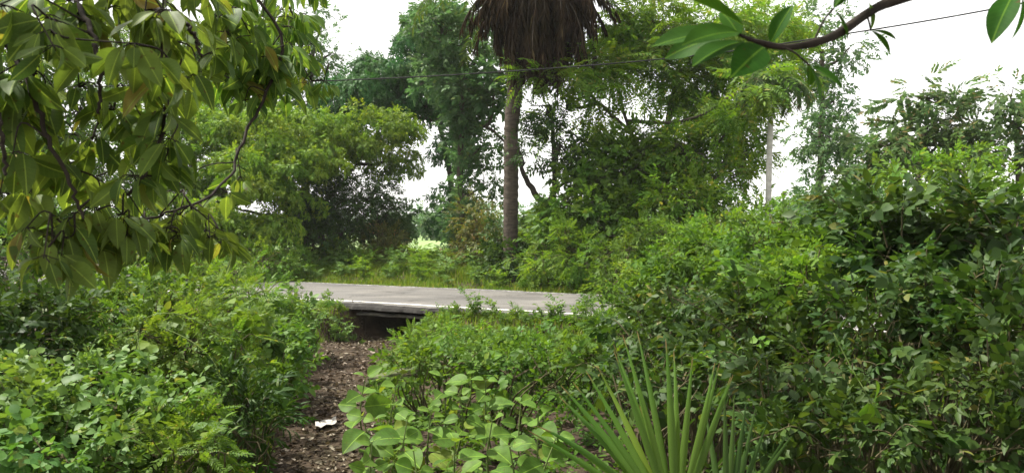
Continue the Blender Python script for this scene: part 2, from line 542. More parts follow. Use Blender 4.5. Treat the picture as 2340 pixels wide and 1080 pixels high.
def tree(name, label, cat, trunk, r0, r1, blobs, kinds, size, leafm, barkm, group=None, extra=(), limb=.35, **kw):
    tr = np.array([P(*t) for t in trunk])
    tr[0, 2] = float(gz(tr[0, 0], tr[0, 1])) - .05
    base = tr[0].copy()
    root = thing(name, label, cat, base, group)
    tw, fo = Geo(), Geo()
    pts = curve(tr, 18, .06)
    rad = np.linspace(r0, r1, len(pts)); rad[0] *= 1.35
    tw.tube(pts, rad, 10)
    for e in extra:
        q = curve([P(*t) for t in e[0]], 12, .04)
        tw.tube(q, np.linspace(e[1], e[2], len(q)), 8)
        pts = np.concatenate([pts, q])
    if limb: limbs(tw, pts, blobs, max(r1, r0 * limb))
    foliage(fo, tw, blobs, SP[kinds], size, **kw)
    tw.build('trunk', barkm, root, base)
    fo.build('crown', leafm, root, base)
    return root


def bush(name, label, cat, blobs, kinds, size, leafm, group=None, stemm=None, rs=.22, cover=1.0, m=10, nstem=7, shoots=7, mixin=False, **kw):
    c0, r0, _ = blob(blobs[0])
    g0 = float(gz(c0[0], c0[1]))
    base = np.array([c0[0], c0[1], g0])
    root = thing(name, label, cat, base, group)
    tw, fo = Geo(), Geo()
    for b in blobs:
        c, r, _ = blob(b)
        for i in range(nstem):
            bx = base[0] + (c[0] - base[0]) * .6 + rng.normal() * .25 * r[0]; by = base[1] + (c[1] - base[1]) * .6 + rng.normal() * .25 * r[1]
            tipp = c + sph(1)[0] * r * .85
            bz = float(gz(bx, by)) - .03
            if tipp[2] < bz + .1: tipp[2] = bz + .15
            q = curve([[bx, by, bz], [(bx + tipp[0]) / 2 + rng.normal() * .08, (by + tipp[1]) / 2 + rng.normal() * .08, bz + (tipp[2] - bz) * .62], tipp], 8, .02)
            tw.tube(q, np.linspace(.014, .005, len(q)), 5)
    foliage(fo, tw, blobs, SP[kinds] * 2 + (SP['mixed'][:3] if mixin else []), size, rs=rs, cover=cover, m=m, **kw)
    # shoots that stand out of the mass
    for b in blobs:
        c, r, _ = blob(b)
        for i in range(shoots):
            o = sph(1)[0]; o[2] = abs(o[2]) * .8 + .25
            a = c + o * r * .75
            L = (.5 + .9 * rng.random()) * max(size * 1.3, .35 * r[2])
            tip = a + o * L * [1, 1, .8] + [0, 0, -.18 * L]
            q = curve([a, a + o * L * .55 + [0, 0, .08 * L], tip], 10)
            tw.tube(q, np.linspace(.006, .002, len(q)) * (size / .2), 4)
            k = 7
            pq = q[np.linspace(2, len(q) - 1, k).astype(int)]
            dd = (tip - a) / L + .7 * rng.normal(size=(k, 3))
            scatter(fo, SP[kinds], pq, dd, np.tile([0, 0, 1.], (k, 1)) + .35 * rng.normal(size=(k, 3)), size * rng.uniform(.5, 1.0, k))
    tw.build('stem', stemm or STEMB, root, base)
    fo.build('foliage', leafm, root, base)
    return root

CLOUD, SKYS, SUNE, SUNANG, EXPO = 8.5, .1, 5.0, 1.5, 1.12
SHADE_N, HAZE = 1300, .0004
# ================================================================== SETTING
def struct(o, kind='structure'):
    o['kind'] = kind
    return o


def grid_mesh(name, X, Y, Z, mat):
    ny, nx = X.shape
    g = Geo()
    i = np.arange(ny - 1)[:, None] * nx; j = np.arange(nx - 1)[None]
    q = np.stack([i + j, i + j + 1, i + nx + j + 1, i + nx + j], -1).reshape(-1, 4)
    g.add(np.stack([X, Y, Z], -1).reshape(-1, 3), q, None, True)
    return g.build(name, mat)


xs = np.concatenate([-26 - np.geomspace(1, 1500, 26)[::-1], np.arange(-26, 22, .14), 22 + np.geomspace(1, 1500, 26)])
ys = np.concatenate([-9 - np.geomspace(1, 600, 16)[::-1], np.arange(-9, 34, .14), 34 + np.geomspace(1, 1600, 30)])
XX, YY = np.meshgrid(xs, ys)
SOIL = rough_mat('soil', [(.25, (.016, .011, .007)), (.5, (.042, .028, .018)), (.75, (.09, .062, .04))], 3.5, 9, bump=.8, bscale=22, dist=.03)
struct(grid_mesh('ground', XX, YY, gz(XX, YY), SOIL))

# pale open field far behind the trees
FIELD = rough_mat('field_grass', [(.3, (.12, .19, .06)), (.6, (.19, .27, .1)), (.8, (.27, .32, .15))], .35, 8, bump=0)
uu = np.concatenate([np.linspace(-260, -40, 12), np.linspace(-36, 60, 60), np.linspace(70, 260, 10)])
nn_ = np.concatenate([np.linspace(31, 60, 40), np.geomspace(64, 420, 14)])
UU, NN = np.meshgrid(uu, nn_)
FX, FY = UU * RU[0] + NN * RN[0], UU * RU[1] + NN * RN[1]
struct(grid_mesh('field', FX, FY, gz(FX, FY) + .05 + .03 * (NN > 60), FIELD))

# the trodden earth path running to the washed-out edge of the road
pc = [(742, 1120), (745, 1010), (762, 900), (795, 830), (845, 785), (880, 757)]
pw = [.55, .55, .52, .62, .95, .85]
pts = []
for px, py in pc:
    Y = 2.1 * F / (py - 520); pts.append(P(px, py, Y))
pts = np.array(pts); pts[-1] = HOLE_U * np.append(RU, 0) + 12.4 * np.append(RN, 0)
pts[-2] = (HOLE_U - .02) * np.append(RU, 0) + 11.5 * np.append(RN, 0)
cl = curve(pts, 80); ww = np.interp(np.linspace(0, 1, len(cl)), np.linspace(0, 1, len(pw)), pw)
tg = np.gradient(cl[:, :2], axis=0); tg /= np.linalg.norm(tg, axis=1)[:, None]
nr = np.stack([tg[:, 1], -tg[:, 0]], 1)
s_ = np.linspace(-1, 1, 15)
PX = cl[:, 0:1] + nr[:, 0:1] * (ww[:, None] * s_ * (1 + .18 * wav(cl[:, :1] * 3, cl[:, 1:2] * 3)))
PY = cl[:, 1:2] + nr[:, 1:2] * (ww[:, None] * s_ * (1 + .18 * wav(cl[:, :1] * 3, cl[:, 1:2] * 3)))
PATHM = rough_mat('path_earth', [(.25, (.012, .008, .005)), (.5, (.038, .025, .014)), (.75, (.08, .058, .036))], 5, 10, bump=.9, bscale=30, dist=.03)
PZ = gz(PX, PY) + .025 * (1 - s_[None] ** 2) + .006
struct(grid_mesh('path', PX[::-1], PY[::-1], PZ[::-1], PATHM))

# road slab with a broken near edge
ROADM, nt, out = new_mat('worn_asphalt')
tc = nt.nodes.new('ShaderNodeTexCoord'); mp = nt.nodes.new('ShaderNodeMapping')
mp.inputs['Rotation'].default_value = (0, 0, math.atan2(.469, .883)); mp.inputs['Scale'].default_value = (.3, 1.1, 1)
nt.links.new(tc.outputs['Object'], mp.inputs[0])
n1 = nt.nodes.new('ShaderNodeTexNoise'); n1.inputs['Scale'].default_value = 1.3; n1.inputs['Detail'].default_value = 6
nt.links.new(mp.outputs[0], n1.inputs['Vector'])
r1_ = ramp(nt, [(.3, (.1, .096, .09)), (.5, (.128, .123, .115)), (.72, (.155, .149, .138))]); nt.links.new(n1.outputs[0], r1_.inputs[0])
n2 = nt.nodes.new('ShaderNodeTexNoise'); n2.inputs['Scale'].default_value = 60; n2.inputs['Detail'].default_value = 4
nt.links.new(tc.outputs['Object'], n2.inputs['Vector'])
r2_ = ramp(nt, [(.35, (.75, .75, .75)), (.65, (1.2, 1.2, 1.2))]); nt.links.new(n2.outputs[0], r2_.inputs[0])
n3 = nt.nodes.new('ShaderNodeTexNoise'); n3.inputs['Scale'].default_value = .9; n3.inputs['Detail'].default_value = 3
nt.links.new(tc.outputs['Object'], n3.inputs['Vector'])
r3_ = ramp(nt, [(.35, (.85, .85, .85)), (.65, (1.1, 1.08, 1.05))]); nt.links.new(n3.outputs[0], r3_.inputs[0])
a_ = nt.nodes.new('ShaderNodeMix'); a_.data_type = 'RGBA'; a_.blend_type = 'MULTIPLY'; a_.inputs[0].default_value = 1
nt.links.new(r1_.outputs[0], a_.inputs[6]); nt.links.new(r2_.outputs[0], a_.inputs[7])
b_ = nt.nodes.new('ShaderNodeMix'); b_.data_type = 'RGBA'; b_.blend_type = 'MULTIPLY'; b_.inputs[0].default_value = 1
nt.links.new(a_.outputs[2], b_.inputs[6]); nt.links.new(r3_.outputs[0], b_.inputs[7])
vo = nt.nodes.new('ShaderNodeTexVoronoi'); vo.feature = 'DISTANCE_TO_EDGE'; vo.inputs['Scale'].default_value = 1.6
wn_ = nt.nodes.new('ShaderNodeTexNoise'); wn_.inputs['Scale'].default_value = 2.5; wn_.inputs['Detail'].default_value = 4
nt.links.new(tc.outputs['Object'], wn_.inputs['Vector'])
wa = nt.nodes.new('ShaderNodeMix'); wa.data_type = 'VECTOR'; wa.inputs[0].default_value = .35
nt.links.new(mp.outputs[0], wa.inputs[4]); nt.links.new(wn_.outputs[1], wa.inputs[5]); nt.links.new(wa.outputs[1], vo.inputs['Vector'])
ck = ramp(nt, [(.006, (.45, .44, .42)), (.02, (1, 1, 1))]); nt.links.new(vo.outputs[0], ck.inputs[0])
pt = nt.nodes.new('ShaderNodeTexNoise'); pt.inputs['Scale'].default_value = .55; pt.inputs['Detail'].default_value = 1
nt.links.new(tc.outputs['Object'], pt.inputs['Vector'])
pr = ramp(nt, [(.57, (1, 1, 1)), (.59, (.74, .74, .75))]); nt.links.new(pt.outputs[0], pr.inputs[0])
c_ = nt.nodes.new('ShaderNodeMix'); c_.data_type = 'RGBA'; c_.blend_type = 'MULTIPLY'; c_.inputs[0].default_value = .8
nt.links.new(b_.outputs[2], c_.inputs[6]); nt.links.new(ck.outputs[0], c_.inputs[7])
d_ = nt.nodes.new('ShaderNodeMix'); d_.data_type = 'RGBA'; d_.blend_type = 'MULTIPLY'; d_.inputs[0].default_value = .8
nt.links.new(c_.outputs[2], d_.inputs[6]); nt.links.new(pr.outputs[0], d_.inputs[7])
bs = nt.nodes.new('ShaderNodeBsdfPrincipled'); bs.inputs['Roughness'].default_value = .85; bs.inputs['Specular IOR Level'].default_value = .3
nt.links.new(d_.outputs[2], bs.inputs['Base Color'])
bp = nt.nodes.new('ShaderNodeBump'); bp.inputs['Strength'].default_value = .35; bp.inputs['Distance'].default_value = .01
nt.links.new(n2.outputs[0], bp.inputs['Height']); nt.links.new(bp.outputs[0], bs.inputs['Normal'])
nt.links.new(bs.outputs[0], out.inputs[0])

ru = np.concatenate([np.linspace(-220, -40, 20), np.arange(-38, 18, .12), np.linspace(20, 220, 20)])
edge = 12.24 + .05 * np.sin(ru * 2.3) + .035 * np.sin(ru * 7.1 + 1) + .02 * np.sin(ru * 17) + .02 * rng.normal(size=len(ru))
edge = edge + .06 * np.exp(-((ru - HOLE_U) / .8) ** 2)
fedge = 16.58 + .05 * np.sin(ru * 1.9) + .03 * np.sin(ru * 6.3) + .015 * rng.normal(size=len(ru))
prof = []
for k, z in ((0, .0), (.03, .05), (.14, .1), (1, .1), (2, .1), (3, .1)):
    nrow = edge - .06 + {0: 0, .03: .03, .14: .14 + .05 * np.sin(ru * 3.1), 1: 1.0}.get(k, 0) if k < 2 else (edge * 0 + 14.5 if k == 2 else fedge)
    prof.append((nrow, z + (.0 if k < 1 else .006 * wav(ru, ru * .3))))
RX = np.stack([ru * RU[0] + n * RN[0] for n, z in prof]); RY = np.stack([ru * RU[1] + n * RN[1] for n, z in prof])
RZ = np.stack([z + 0 * ru for n, z in prof])
ro = grid_mesh('road', RX, RY, RZ, ROADM)
for p in ro.data.polygons: p.use_smooth = False
EDGEM = rough_mat('dark_broken_edge', [(.3, (.012, .011, .01)), (.6, (.03, .028, .025)), (.8, (.07, .065, .058))], 9, bump=.8)  # darker asphalt for the outermost strips of the near edge
ro.data.materials.append(EDGEM)
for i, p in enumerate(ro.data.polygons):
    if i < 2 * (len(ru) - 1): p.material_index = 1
struct(ro)


def line(name, n0, n1, wear, c=(.62, .6, .55)):
    m, nt, out = new_mat('line_paint')
    tc = nt.nodes.new('ShaderNodeTexCoord')
    nz = nt.nodes.new('ShaderNodeTexNoise'); nz.inputs['Scale'].default_value = 9; nz.inputs['Detail'].default_value = 8
    nt.links.new(tc.outputs['Object'], nz.inputs['Vector'])
    r = ramp(nt, [(wear - .06, (.115, .112, .107)), (wear + .06, c)]); nt.links.new(nz.outputs[0], r.inputs[0])
    bs = nt.nodes.new('ShaderNodeBsdfPrincipled'); bs.inputs['Roughness'].default_value = .8
    nt.links.new(r.outputs[0], bs.inputs['Base Color']); nt.links.new(bs.outputs[0], out.inputs[0])
    a = n0 + .008 * np.sin(ru * 5); b = n1 + .008 * np.sin(ru * 7)
    z = .1 + .006 * wav(ru, ru * .3) + .005
    X = np.stack([ru * RU[0] + n * RN[0] for n in (a, b)]); Y = np.stack([ru * RU[1] + n * RN[1] for n in (a, b)])
    struct(grid_mesh(name, X, Y, np.stack([z, z]), m))


line('road_marking', 12.56, 12.68, .4)
line('road_marking', 16.32, 16.42, .52, (.42, .41, .37))

# pale concrete lip of the culvert under the broken edge
cg = Geo()
for (n0, n1, z0, z1, du) in ((12.3, 12.42, -.12, -.075, .95),):
    us = np.linspace(HOLE_U - du, HOLE_U + du, 24)
    vv = []
    for u in us:
        w_ = .012 * math.sin(u * 9) + .008 * rng.normal()
        for n, z in ((n0 + w_, z0), (n0 + w_, z1 + w_), (n1, z1), (n1, z0)):
            vv.append([u * RU[0] + n * RN[0], u * RU[1] + n * RN[1], z])
    q = []
    for i in range(len(us) - 1):
        for j in range(4):
            q.append([i * 4 + j, i * 4 + (j + 1) % 4, i * 4 + 4 + (j + 1) % 4, i * 4 + 4 + j])
    cg.add(np.array(vv), np.array(q)); cg.add(np.array(vv[:4] + vv[-4:]), [(3, 2, 1, 0), (4, 5, 6, 7)])
CONC = rough_mat('weathered_concrete', [(.3, (.04, .037, .03)), (.7, (.13, .12, .1))], 6, bump=.5)
hp = np.array([HOLE_U * RU[0] + 12.3 * RN[0], HOLE_U * RU[1] + 12.3 * RN[1], -.3])
tag(cg.build('concrete_beam', CONC, None, hp), 'thin weathered concrete beam in the dark hollow under the broken road edge', 'beam')

# world
w = bpy.data.worlds.new('World'); scene.world = w; w.use_nodes = True
wn = w.node_tree; wn.nodes.clear()
SUN_EL, SUN_AZ = math.radians(58), math.radians(-72)   # from the left, a little beyond the road
sky = wn.nodes.new('ShaderNodeTexSky'); sky.sky_type = 'NISHITA'; sky.sun_disc = False
sky.sun_elevation = SUN_EL; sky.sun_rotation = SUN_AZ; sky.dust_density = 4; sky.air_density = 1.2
tc = wn.nodes.new('ShaderNodeTexCoord')
nz = wn.nodes.new('ShaderNodeTexNoise'); nz.inputs['Scale'].default_value = 2.2; nz.inputs['Detail'].default_value = 5
wn.links.new(tc.outputs['Generated'], nz.inputs['Vector'])
cr = wn.nodes.new('ShaderNodeMapRange'); cr.inputs[1].default_value = .25; cr.inputs[2].default_value = .6
cr.inputs[3].default_value = .78; cr.inputs[4].default_value = .97
wn.links.new(nz.outputs[0], cr.inputs[0])
mx = wn.nodes.new('ShaderNodeMix'); mx.data_type = 'RGBA'
wn.links.new(cr.outputs[0], mx.inputs[0]); wn.links.new(sky.outputs[0], mx.inputs[6])
mx.inputs[7].default_value = (CLOUD, CLOUD * .985, CLOUD * .96, 1)
bg = wn.nodes.new('ShaderNodeBackground'); bg.inputs[1].default_value = SKYS
wo = wn.nodes.new('ShaderNodeOutputWorld')
wn.links.new(mx.outputs[2], bg.inputs[0]); wn.links.new(bg.outputs[0], wo.inputs[0])
sd = bpy.data.lights.new('sun', 'SUN'); sd.energy = SUNE; sd.angle = math.radians(SUNANG); sd.color = (1, .95, .86)
so = bpy.data.objects.new('sun', sd); COL.objects.link(so)
dirv = Vector((math.sin(SUN_AZ) * math.cos(SUN_EL), math.cos(SUN_AZ) * math.cos(SUN_EL), math.sin(SUN_EL)))
so.rotation_euler = dirv.to_track_quat('Z', 'Y').to_euler()
so.location = (0, -5, 30)
vs = scene.view_settings
vs.view_transform = 'Standard'; vs.look = 'None'; vs.exposure = EXPO; vs.gamma = 1; vs.use_curve_mapping = False
# ================================================================== ACROSS THE ROAD
DENSE = 1.2
tree('creeper_mound', 'low tree smothered in bright green creeper forming a mound left across the road', 'tree',
     [(700, 620, 27), (690, 520, 27), (640, 420, 27)], .16, .08,
     [(540, 320, 140, 60, 26), (690, 325, 130, 60, 27), (600, 290, 90, 35, 27), (860, 310, 85, 55, 28), (900, 360, 45, 50, 28), (640, 420, 150, 90, 25.5), (520, 470, 130, 120, 24), (770, 370, 110, 70, 28), (560, 560, 110, 70, 23.5)],
     'leafy', .22, G['creeper'], BARK, style='creeper', rs=.55, m=120, cover=.98,
     extra=[([(690, 520, 27), (780, 420, 28), (850, 330, 28)], .08, .03)])
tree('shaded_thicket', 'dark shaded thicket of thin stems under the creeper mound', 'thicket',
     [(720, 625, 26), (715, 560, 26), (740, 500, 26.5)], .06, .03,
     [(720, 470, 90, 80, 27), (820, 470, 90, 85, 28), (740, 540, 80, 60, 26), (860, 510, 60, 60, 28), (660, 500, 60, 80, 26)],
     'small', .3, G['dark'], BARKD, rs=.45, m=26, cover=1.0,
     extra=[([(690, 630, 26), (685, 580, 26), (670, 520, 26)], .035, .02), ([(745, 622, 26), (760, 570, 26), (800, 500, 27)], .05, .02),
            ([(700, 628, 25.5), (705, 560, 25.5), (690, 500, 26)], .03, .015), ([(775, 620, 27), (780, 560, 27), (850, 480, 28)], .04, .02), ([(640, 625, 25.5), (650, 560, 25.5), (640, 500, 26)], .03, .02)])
tree('creeper_arch', 'deep green creeper draped over a leaning tree like an arch against the sky', 'tree',
     [(1035, 575, 29), (1030, 420, 30), (1000, 260, 31)], .15, .08,
     [(965, 130, 65, 60, 31), (900, 190, 85, 60, 31), (810, 235, 70, 45, 30), (970, 225, 100, 70, 31), (765, 270, 45, 40, 29.5), (870, 260, 90, 45, 30.5), (1010, 80, 55, 70, 31), (1010, 260, 70, 45, 30.5), (1038, 370, 20, 80, 30, .35), (1040, 490, 22, 70, 29.5, .5)],
     'leafy', .26, G['creeper_deep'], BARK, style='creeper', rs=.6, m=120, cover=1.25,
     extra=[([(1000, 260, 31), (900, 210, 31), (780, 255, 30)], .08, .03), ([(1000, 260, 31), (960, 150, 31)], .08, .03)])
tree('slim_climber_tree', 'slim upright tree wrapped in climbers left of the palm trunk', 'tree',
     [(1058, 600, 26), (1052, 450, 26), (1055, 300, 26), (1062, 60, 26)], .14, .07,
     [(1057, 480, 28, 90, 26, 1.0), (1052, 340, 28, 90, 26, .85), (1080, 220, 70, 80, 26), (1010, 80, 70, 60, 26), (1090, 130, 60, 70, 26, .8), (1000, 170, 50, 60, 26.5, .7), (1105, 330, 50, 70, 26, .5), (1105, 420, 45, 60, 26, .45), (1130, 190, 45, 70, 25, .8)],
     'leafy', .34, G['haze'], BARK, rs=.4, m=20, cover=.9,
     extra=[([(1052, 300, 26), (1110, 290, 25.5), (1160, 330, 25.5)], .06, .04)])
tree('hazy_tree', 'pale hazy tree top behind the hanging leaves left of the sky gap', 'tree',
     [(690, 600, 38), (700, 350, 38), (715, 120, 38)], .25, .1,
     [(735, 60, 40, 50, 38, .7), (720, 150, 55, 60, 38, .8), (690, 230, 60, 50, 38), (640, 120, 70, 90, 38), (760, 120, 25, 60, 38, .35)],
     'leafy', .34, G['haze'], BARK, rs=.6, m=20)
# left background greenery seen through the hanging leaves
for (nm, lab, bl, k, mt, tr) in (
    ('leafy_tree', 'broad bright tree behind the hanging leaves, left of the creeper mound',
     [(330, 330, 130, 90, 26), (430, 270, 110, 60, 27), (250, 430, 130, 100, 24), (400, 420, 110, 100, 25), (330, 530, 120, 70, 22)], 'small', 'bright', [(340, 630, 25), (350, 480, 25.5), (350, 350, 26)]),
    ('leafy_tree', 'tall dark tree at the far left behind the hanging leaves',
     [(60, 330, 120, 110, 22), (-40, 450, 120, 130, 20), (100, 470, 120, 110, 21), (180, 250, 100, 90, 24), (60, 150, 130, 100, 23), (20, 590, 120, 70, 18)], 'leafy', 'mid', [(70, 660, 21), (70, 500, 21), (80, 300, 22)]),
    ('leafy_tree', 'tall mid green tree rising behind the top of the hanging leaves',
     [(330, 120, 140, 90, 30), (480, 130, 120, 90, 32), (560, 200, 90, 70, 31), (420, 220, 110, 50, 30), (590, 90, 70, 70, 32)], 'small', 'mid', [(440, 620, 31), (440, 400, 31), (440, 180, 31)])):
    tree(nm, lab, 'tree', tr, .18, .08, bl, k, .3, G[mt], BARK, rs=.5, m=24, cover=.9)

# date palm with its skirt of dead fronds
def palm_frond(geo, stem, base, az, L, el0, sag, kinds_w=.3, nleaf=34, dead=False, out=1.0):
    n = 12
    t = np.linspace(0, 1, n)
    h = np.array([math.cos(az), math.sin(az), 0])
    ang = el0 - sag * t ** 1.2
    step = L / (n - 1)
    p = [np.asarray(base, float)]
    for i in range(1, n):
        p.append(p[-1] + step * (h * math.cos(ang[i]) * out + np.array([0, 0, math.sin(ang[i])])))
    p = np.array(p)
    stem.tube(p, np.linspace(.035, .006, n), 5)
    tt = np.repeat(np.linspace(.12, 1, nleaf), 2)
    q = np.stack([np.interp(tt, t, p[:, k]) for k in range(3)], 1)
    tan = np.gradient(p, axis=0); tan /= np.linalg.norm(tan, axis=1)[:, None]
    tq = np.stack([np.interp(tt, t, tan[:, k]) for k in range(3)], 1)
    side = np.cross(tq, [0, 0, 1.0]) + 1e-3; side /= np.linalg.norm(side, axis=1)[:, None]
    sg = np.tile([1, -1], nleaf)[:, None]
    d = tq * (.75 if not dead else 1.0) + side * sg * (.75 if not dead else .35) + np.array([0, 0, -.15 if not dead else -.7]) + .15 * rng.normal(size=q.shape)
    up = np.cross(side, tq) + .3 * rng.normal(size=q.shape)
    ll = kinds_w * (1 - .6 * np.abs(tt - .45)) * rng.uniform(.8, 1.15, len(tt))
    tm = [(lambda a: (a[0], a[1], np.zeros((len(a[0]), 2))))(diamond(.05, .015, .15))]
    scatter(geo, tm, q, d, up, ll * 1.0)


def palm(name, label, trunk, r0, r1, live, dead, L, crownm, Ld, lw=.42, group=None, dl=.4, tm=None):
    tr = np.array([P(*t) for t in trunk]); tr[0, 2] = float(gz(tr[0, 0], tr[0, 1])) - .05
    base = tr[0].copy()
    root = thing(name, label, 'palm tree', base, group)
    tk, cr_, cs, dd, ds = Geo(), Geo(), Geo(), Geo(), Geo()
    pts = curve(tr, 90)
    rad = np.interp(np.linspace(0, 1, len(pts)), [0, .06, 1], [r0 * 1.4, r0, r1]) * (1 + .05 * np.sin(np.arange(len(pts)) * 2.2)) * (1 + .03 * rng.normal(size=len(pts)))
    tk.tube(pts, rad, 14)
    top = tr[-1]
    for i in range(live):
        palm_frond(cr_, cs, top + [0, 0, .1], i * 2.399, L * rng.uniform(.85, 1.1), rng.uniform(.1, 1.3) - (.5 if not dead else 0), rng.uniform(1.0, 1.7), lw, 40)
    for i in range(dead):
        palm_frond(dd, ds, top + np.array([0, 0, -.35 * rng.random()]) + .12 * rng.normal(size=3), (i * 2.399 if i % 3 else rng.normal() * .7) + .3 * rng.normal(), Ld * rng.uniform(.7, 1.1), rng.uniform(-.9, .25), rng.uniform(1.0, 1.6), dl, 30, True, rng.uniform(.45, 1.0))
    tk.build('trunk', tm or PALMT, root, base)
    if live:
        f = cr_.build('frond', G[crownm], root, base); f.name = 'crown'
        cs.build('frond_stalk', STEM, root, base)
    if dead:
        dd.build('dead_frond_skirt', G['deadfrond'], root, base)
        ds.build('dead_frond_stalk', BARK, root, base)
    return root


palm('date_palm', 'tall date palm with ringed trunk and a dark skirt of dead hanging fronds', [(1166, 610, 21), (1168, 420, 21), (1173, 240, 21), (1222, -60, 21)], .2, .19, 34, 280, 4.2, 'frond', 2.65, .5, None, .62)
palm('slim_palm', 'slim distant palm with a pale bare trunk and drooping fronds', [(1755, 560, 18.6), (1757, 400, 18.6), (1765, 185, 18.6)], .075, .06, 22, 0, 1.15, 'haze_pale', 1.1, .34, None, .3, BARKP)

tree('forked_tree', 'small dark tree with a Y shaped fork right of the palm trunk', 'tree',
     [(1243, 610, 21), (1246, 540, 21), (1245, 472, 21)], .16, .12,
     [(1190, 350, 50, 60, 21, .3), (1280, 330, 60, 60, 21, .45), (1330, 380, 60, 60, 21, .7), (1250, 240, 60, 60, 21.3, .5)], 'small', .32, G['dark'], BARKD, rs=.38, m=18, limb=.25,
     extra=[([(1245, 472, 21), (1215, 430, 21), (1192, 385, 21), (1185, 340, 21)], .1, .04), ([(1245, 475, 21), (1268, 430, 21), (1264, 330, 21.2), (1258, 240, 21.3)], .09, .04), ([(1262, 440, 21), (1310, 400, 21), (1350, 350, 21)], .05, .03)])
tree('airy_tree', 'tall airy yellow green tree with feathery sprays right of the palm', 'tree',
     [(1520, 600, 23), (1515, 430, 23), (1530, 260, 23), (1560, 120, 23)], .15, .06,
     [(1270, 185, 80, 32, 20.5, .9), (1350, 175, 90, 50, 21), (1450, 125, 90, 65, 22, 1.3), (1540, 170, 100, 70, 23, 1.1), (1640, 200, 90, 70, 23, 1.1), (1500, 50, 100, 50, 22, 1.3), (1640, 60, 100, 60, 23, 1.3), (1740, 100, 80, 70, 24, 1.2), (1780, 40, 70, 40, 25, .8), (1800, 150, 55, 55, 25, .8), (1725, 190, 45, 60, 18.2, .7), (1705, 250, 40, 40, 19, .6), (1480, 320, 80, 45, 22.5, .5), (1600, 330, 80, 60, 23, .55), (1680, 310, 60, 70, 24, .7), (1390, 250, 90, 50, 22, .4), (1300, 300, 60, 60, 22, .4), (1440, 60, 40, 50, 22)],
     'pinn', .6, G['airy'], BARK, rs=.45, m=15, cover=.85, flat=.35,
     extra=[([(1515, 430, 23), (1440, 300, 22.5), (1400, 150, 22)], .07, .03), ([(1530, 260, 23), (1640, 200, 23), (1720, 120, 24)], .06, .02), ([(1440, 300, 22.5), (1330, 200, 22)], .05, .02)])
tree('dense_small_tree', 'dense mid green small tree in front of the forked tree, beyond the road end', 'tree',
     [(1400, 640, 20), (1400, 560, 20), (1410, 450, 20)], .08, .05,
     [(1330, 470, 75, 70, 20, 1.1), (1430, 400, 90, 80, 20.5, 1.2), (1380, 540, 80, 60, 19.5, 1.2), (1460, 490, 80, 70, 20, 1.2), (1520, 390, 70, 70, 21, 1), (1340, 380, 60, 50, 21, .7), (1480, 330, 70, 40, 21, .6), (1290, 530, 60, 60, 20, 1)],
     'leafy', .34, G['mid'], BARK, rs=.38, m=20)
tree('yellow_leafy_tree', 'yellow green small tree beside the pale palm trunk', 'tree',
     [(1600, 630, 19), (1600, 560, 19), (1610, 450, 19.5)], .08, .04,
     [(1560, 470, 80, 80, 19, 1.3), (1640, 400, 80, 60, 20, .8), (1620, 540, 90, 50, 18.5, 1.2), (1700, 350, 50, 50, 21, .8), (1570, 350, 80, 50, 20, .9), (1690, 500, 50, 50, 19, .7), (1640, 300, 80, 50, 21, .8), (1700, 280, 50, 60, 21, .6)],
     'small', .36, G['airy'], BARK, rs=.38, m=19)
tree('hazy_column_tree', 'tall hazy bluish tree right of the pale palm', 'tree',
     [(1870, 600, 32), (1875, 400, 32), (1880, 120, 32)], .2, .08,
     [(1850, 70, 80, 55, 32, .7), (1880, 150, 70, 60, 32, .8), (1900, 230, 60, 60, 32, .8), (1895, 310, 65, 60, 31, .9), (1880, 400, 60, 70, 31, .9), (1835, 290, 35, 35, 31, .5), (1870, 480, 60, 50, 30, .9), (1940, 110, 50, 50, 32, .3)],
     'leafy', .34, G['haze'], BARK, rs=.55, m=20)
tree('winged_leaf_tree', 'tree with long feathery leaves rising against the white sky at right', 'tree',
     [(2090, 640, 21), (2090, 480, 21), (2110, 330, 21), (2125, 230, 21)], .1, .035,
     [(2120, 225, 75, 40, 21, .9), (2180, 270, 70, 40, 21, .8), (2060, 310, 80, 45, 21, .9), (2150, 330, 90, 50, 21, 1), (2020, 360, 60, 50, 21, .9), (2000, 420, 50, 50, 21, .8)],
     'pinnbig', .5, G['haze_pale'], BARK, rs=.4, m=9, cover=.75, flat=.4,
     extra=[([(2100, 400, 21), (2050, 350, 21), (2010, 330, 21)], .045, .015), ([(2090, 480, 21), (2020, 420, 21), (1985, 370, 21)], .04, .015)])
tree('broad_leaf_tree', 'leafy green tree below the feathery one at right', 'tree',
     [(2170, 650, 17), (2175, 520, 17), (2180, 400, 17)], .08, .03,
     [(2090, 410, 80, 45, 17, .9), (2190, 390, 80, 60, 17), (2150, 460, 110, 45, 16.5, 1.2), (2250, 440, 70, 60, 16.5, .8), (2040, 450, 50, 40, 17, .8), (2330, 460, 70, 60, 16.5, .9)],
     'leafy', .28, G['bright'], BARK, rs=.34, m=14, cover=.8)
tree('edge_tree', 'open tree of rounded dark leaves at the right edge of the view', 'tree',
     [(2330, 650, 20), (2328, 420, 20), (2320, 240, 20)], .1, .04,
     [(2310, 225, 60, 25, 20, .8), (2330, 290, 60, 50, 20, .9), (2290, 350, 50, 50, 20, .7), (2340, 400, 50, 50, 20, .8), (2280, 250, 40, 25, 20, .6), (2400, 300, 80, 90, 20)],
     'leafy', .36, G['haze_pale'], BARK, rs=.4, m=11, cover=.75)

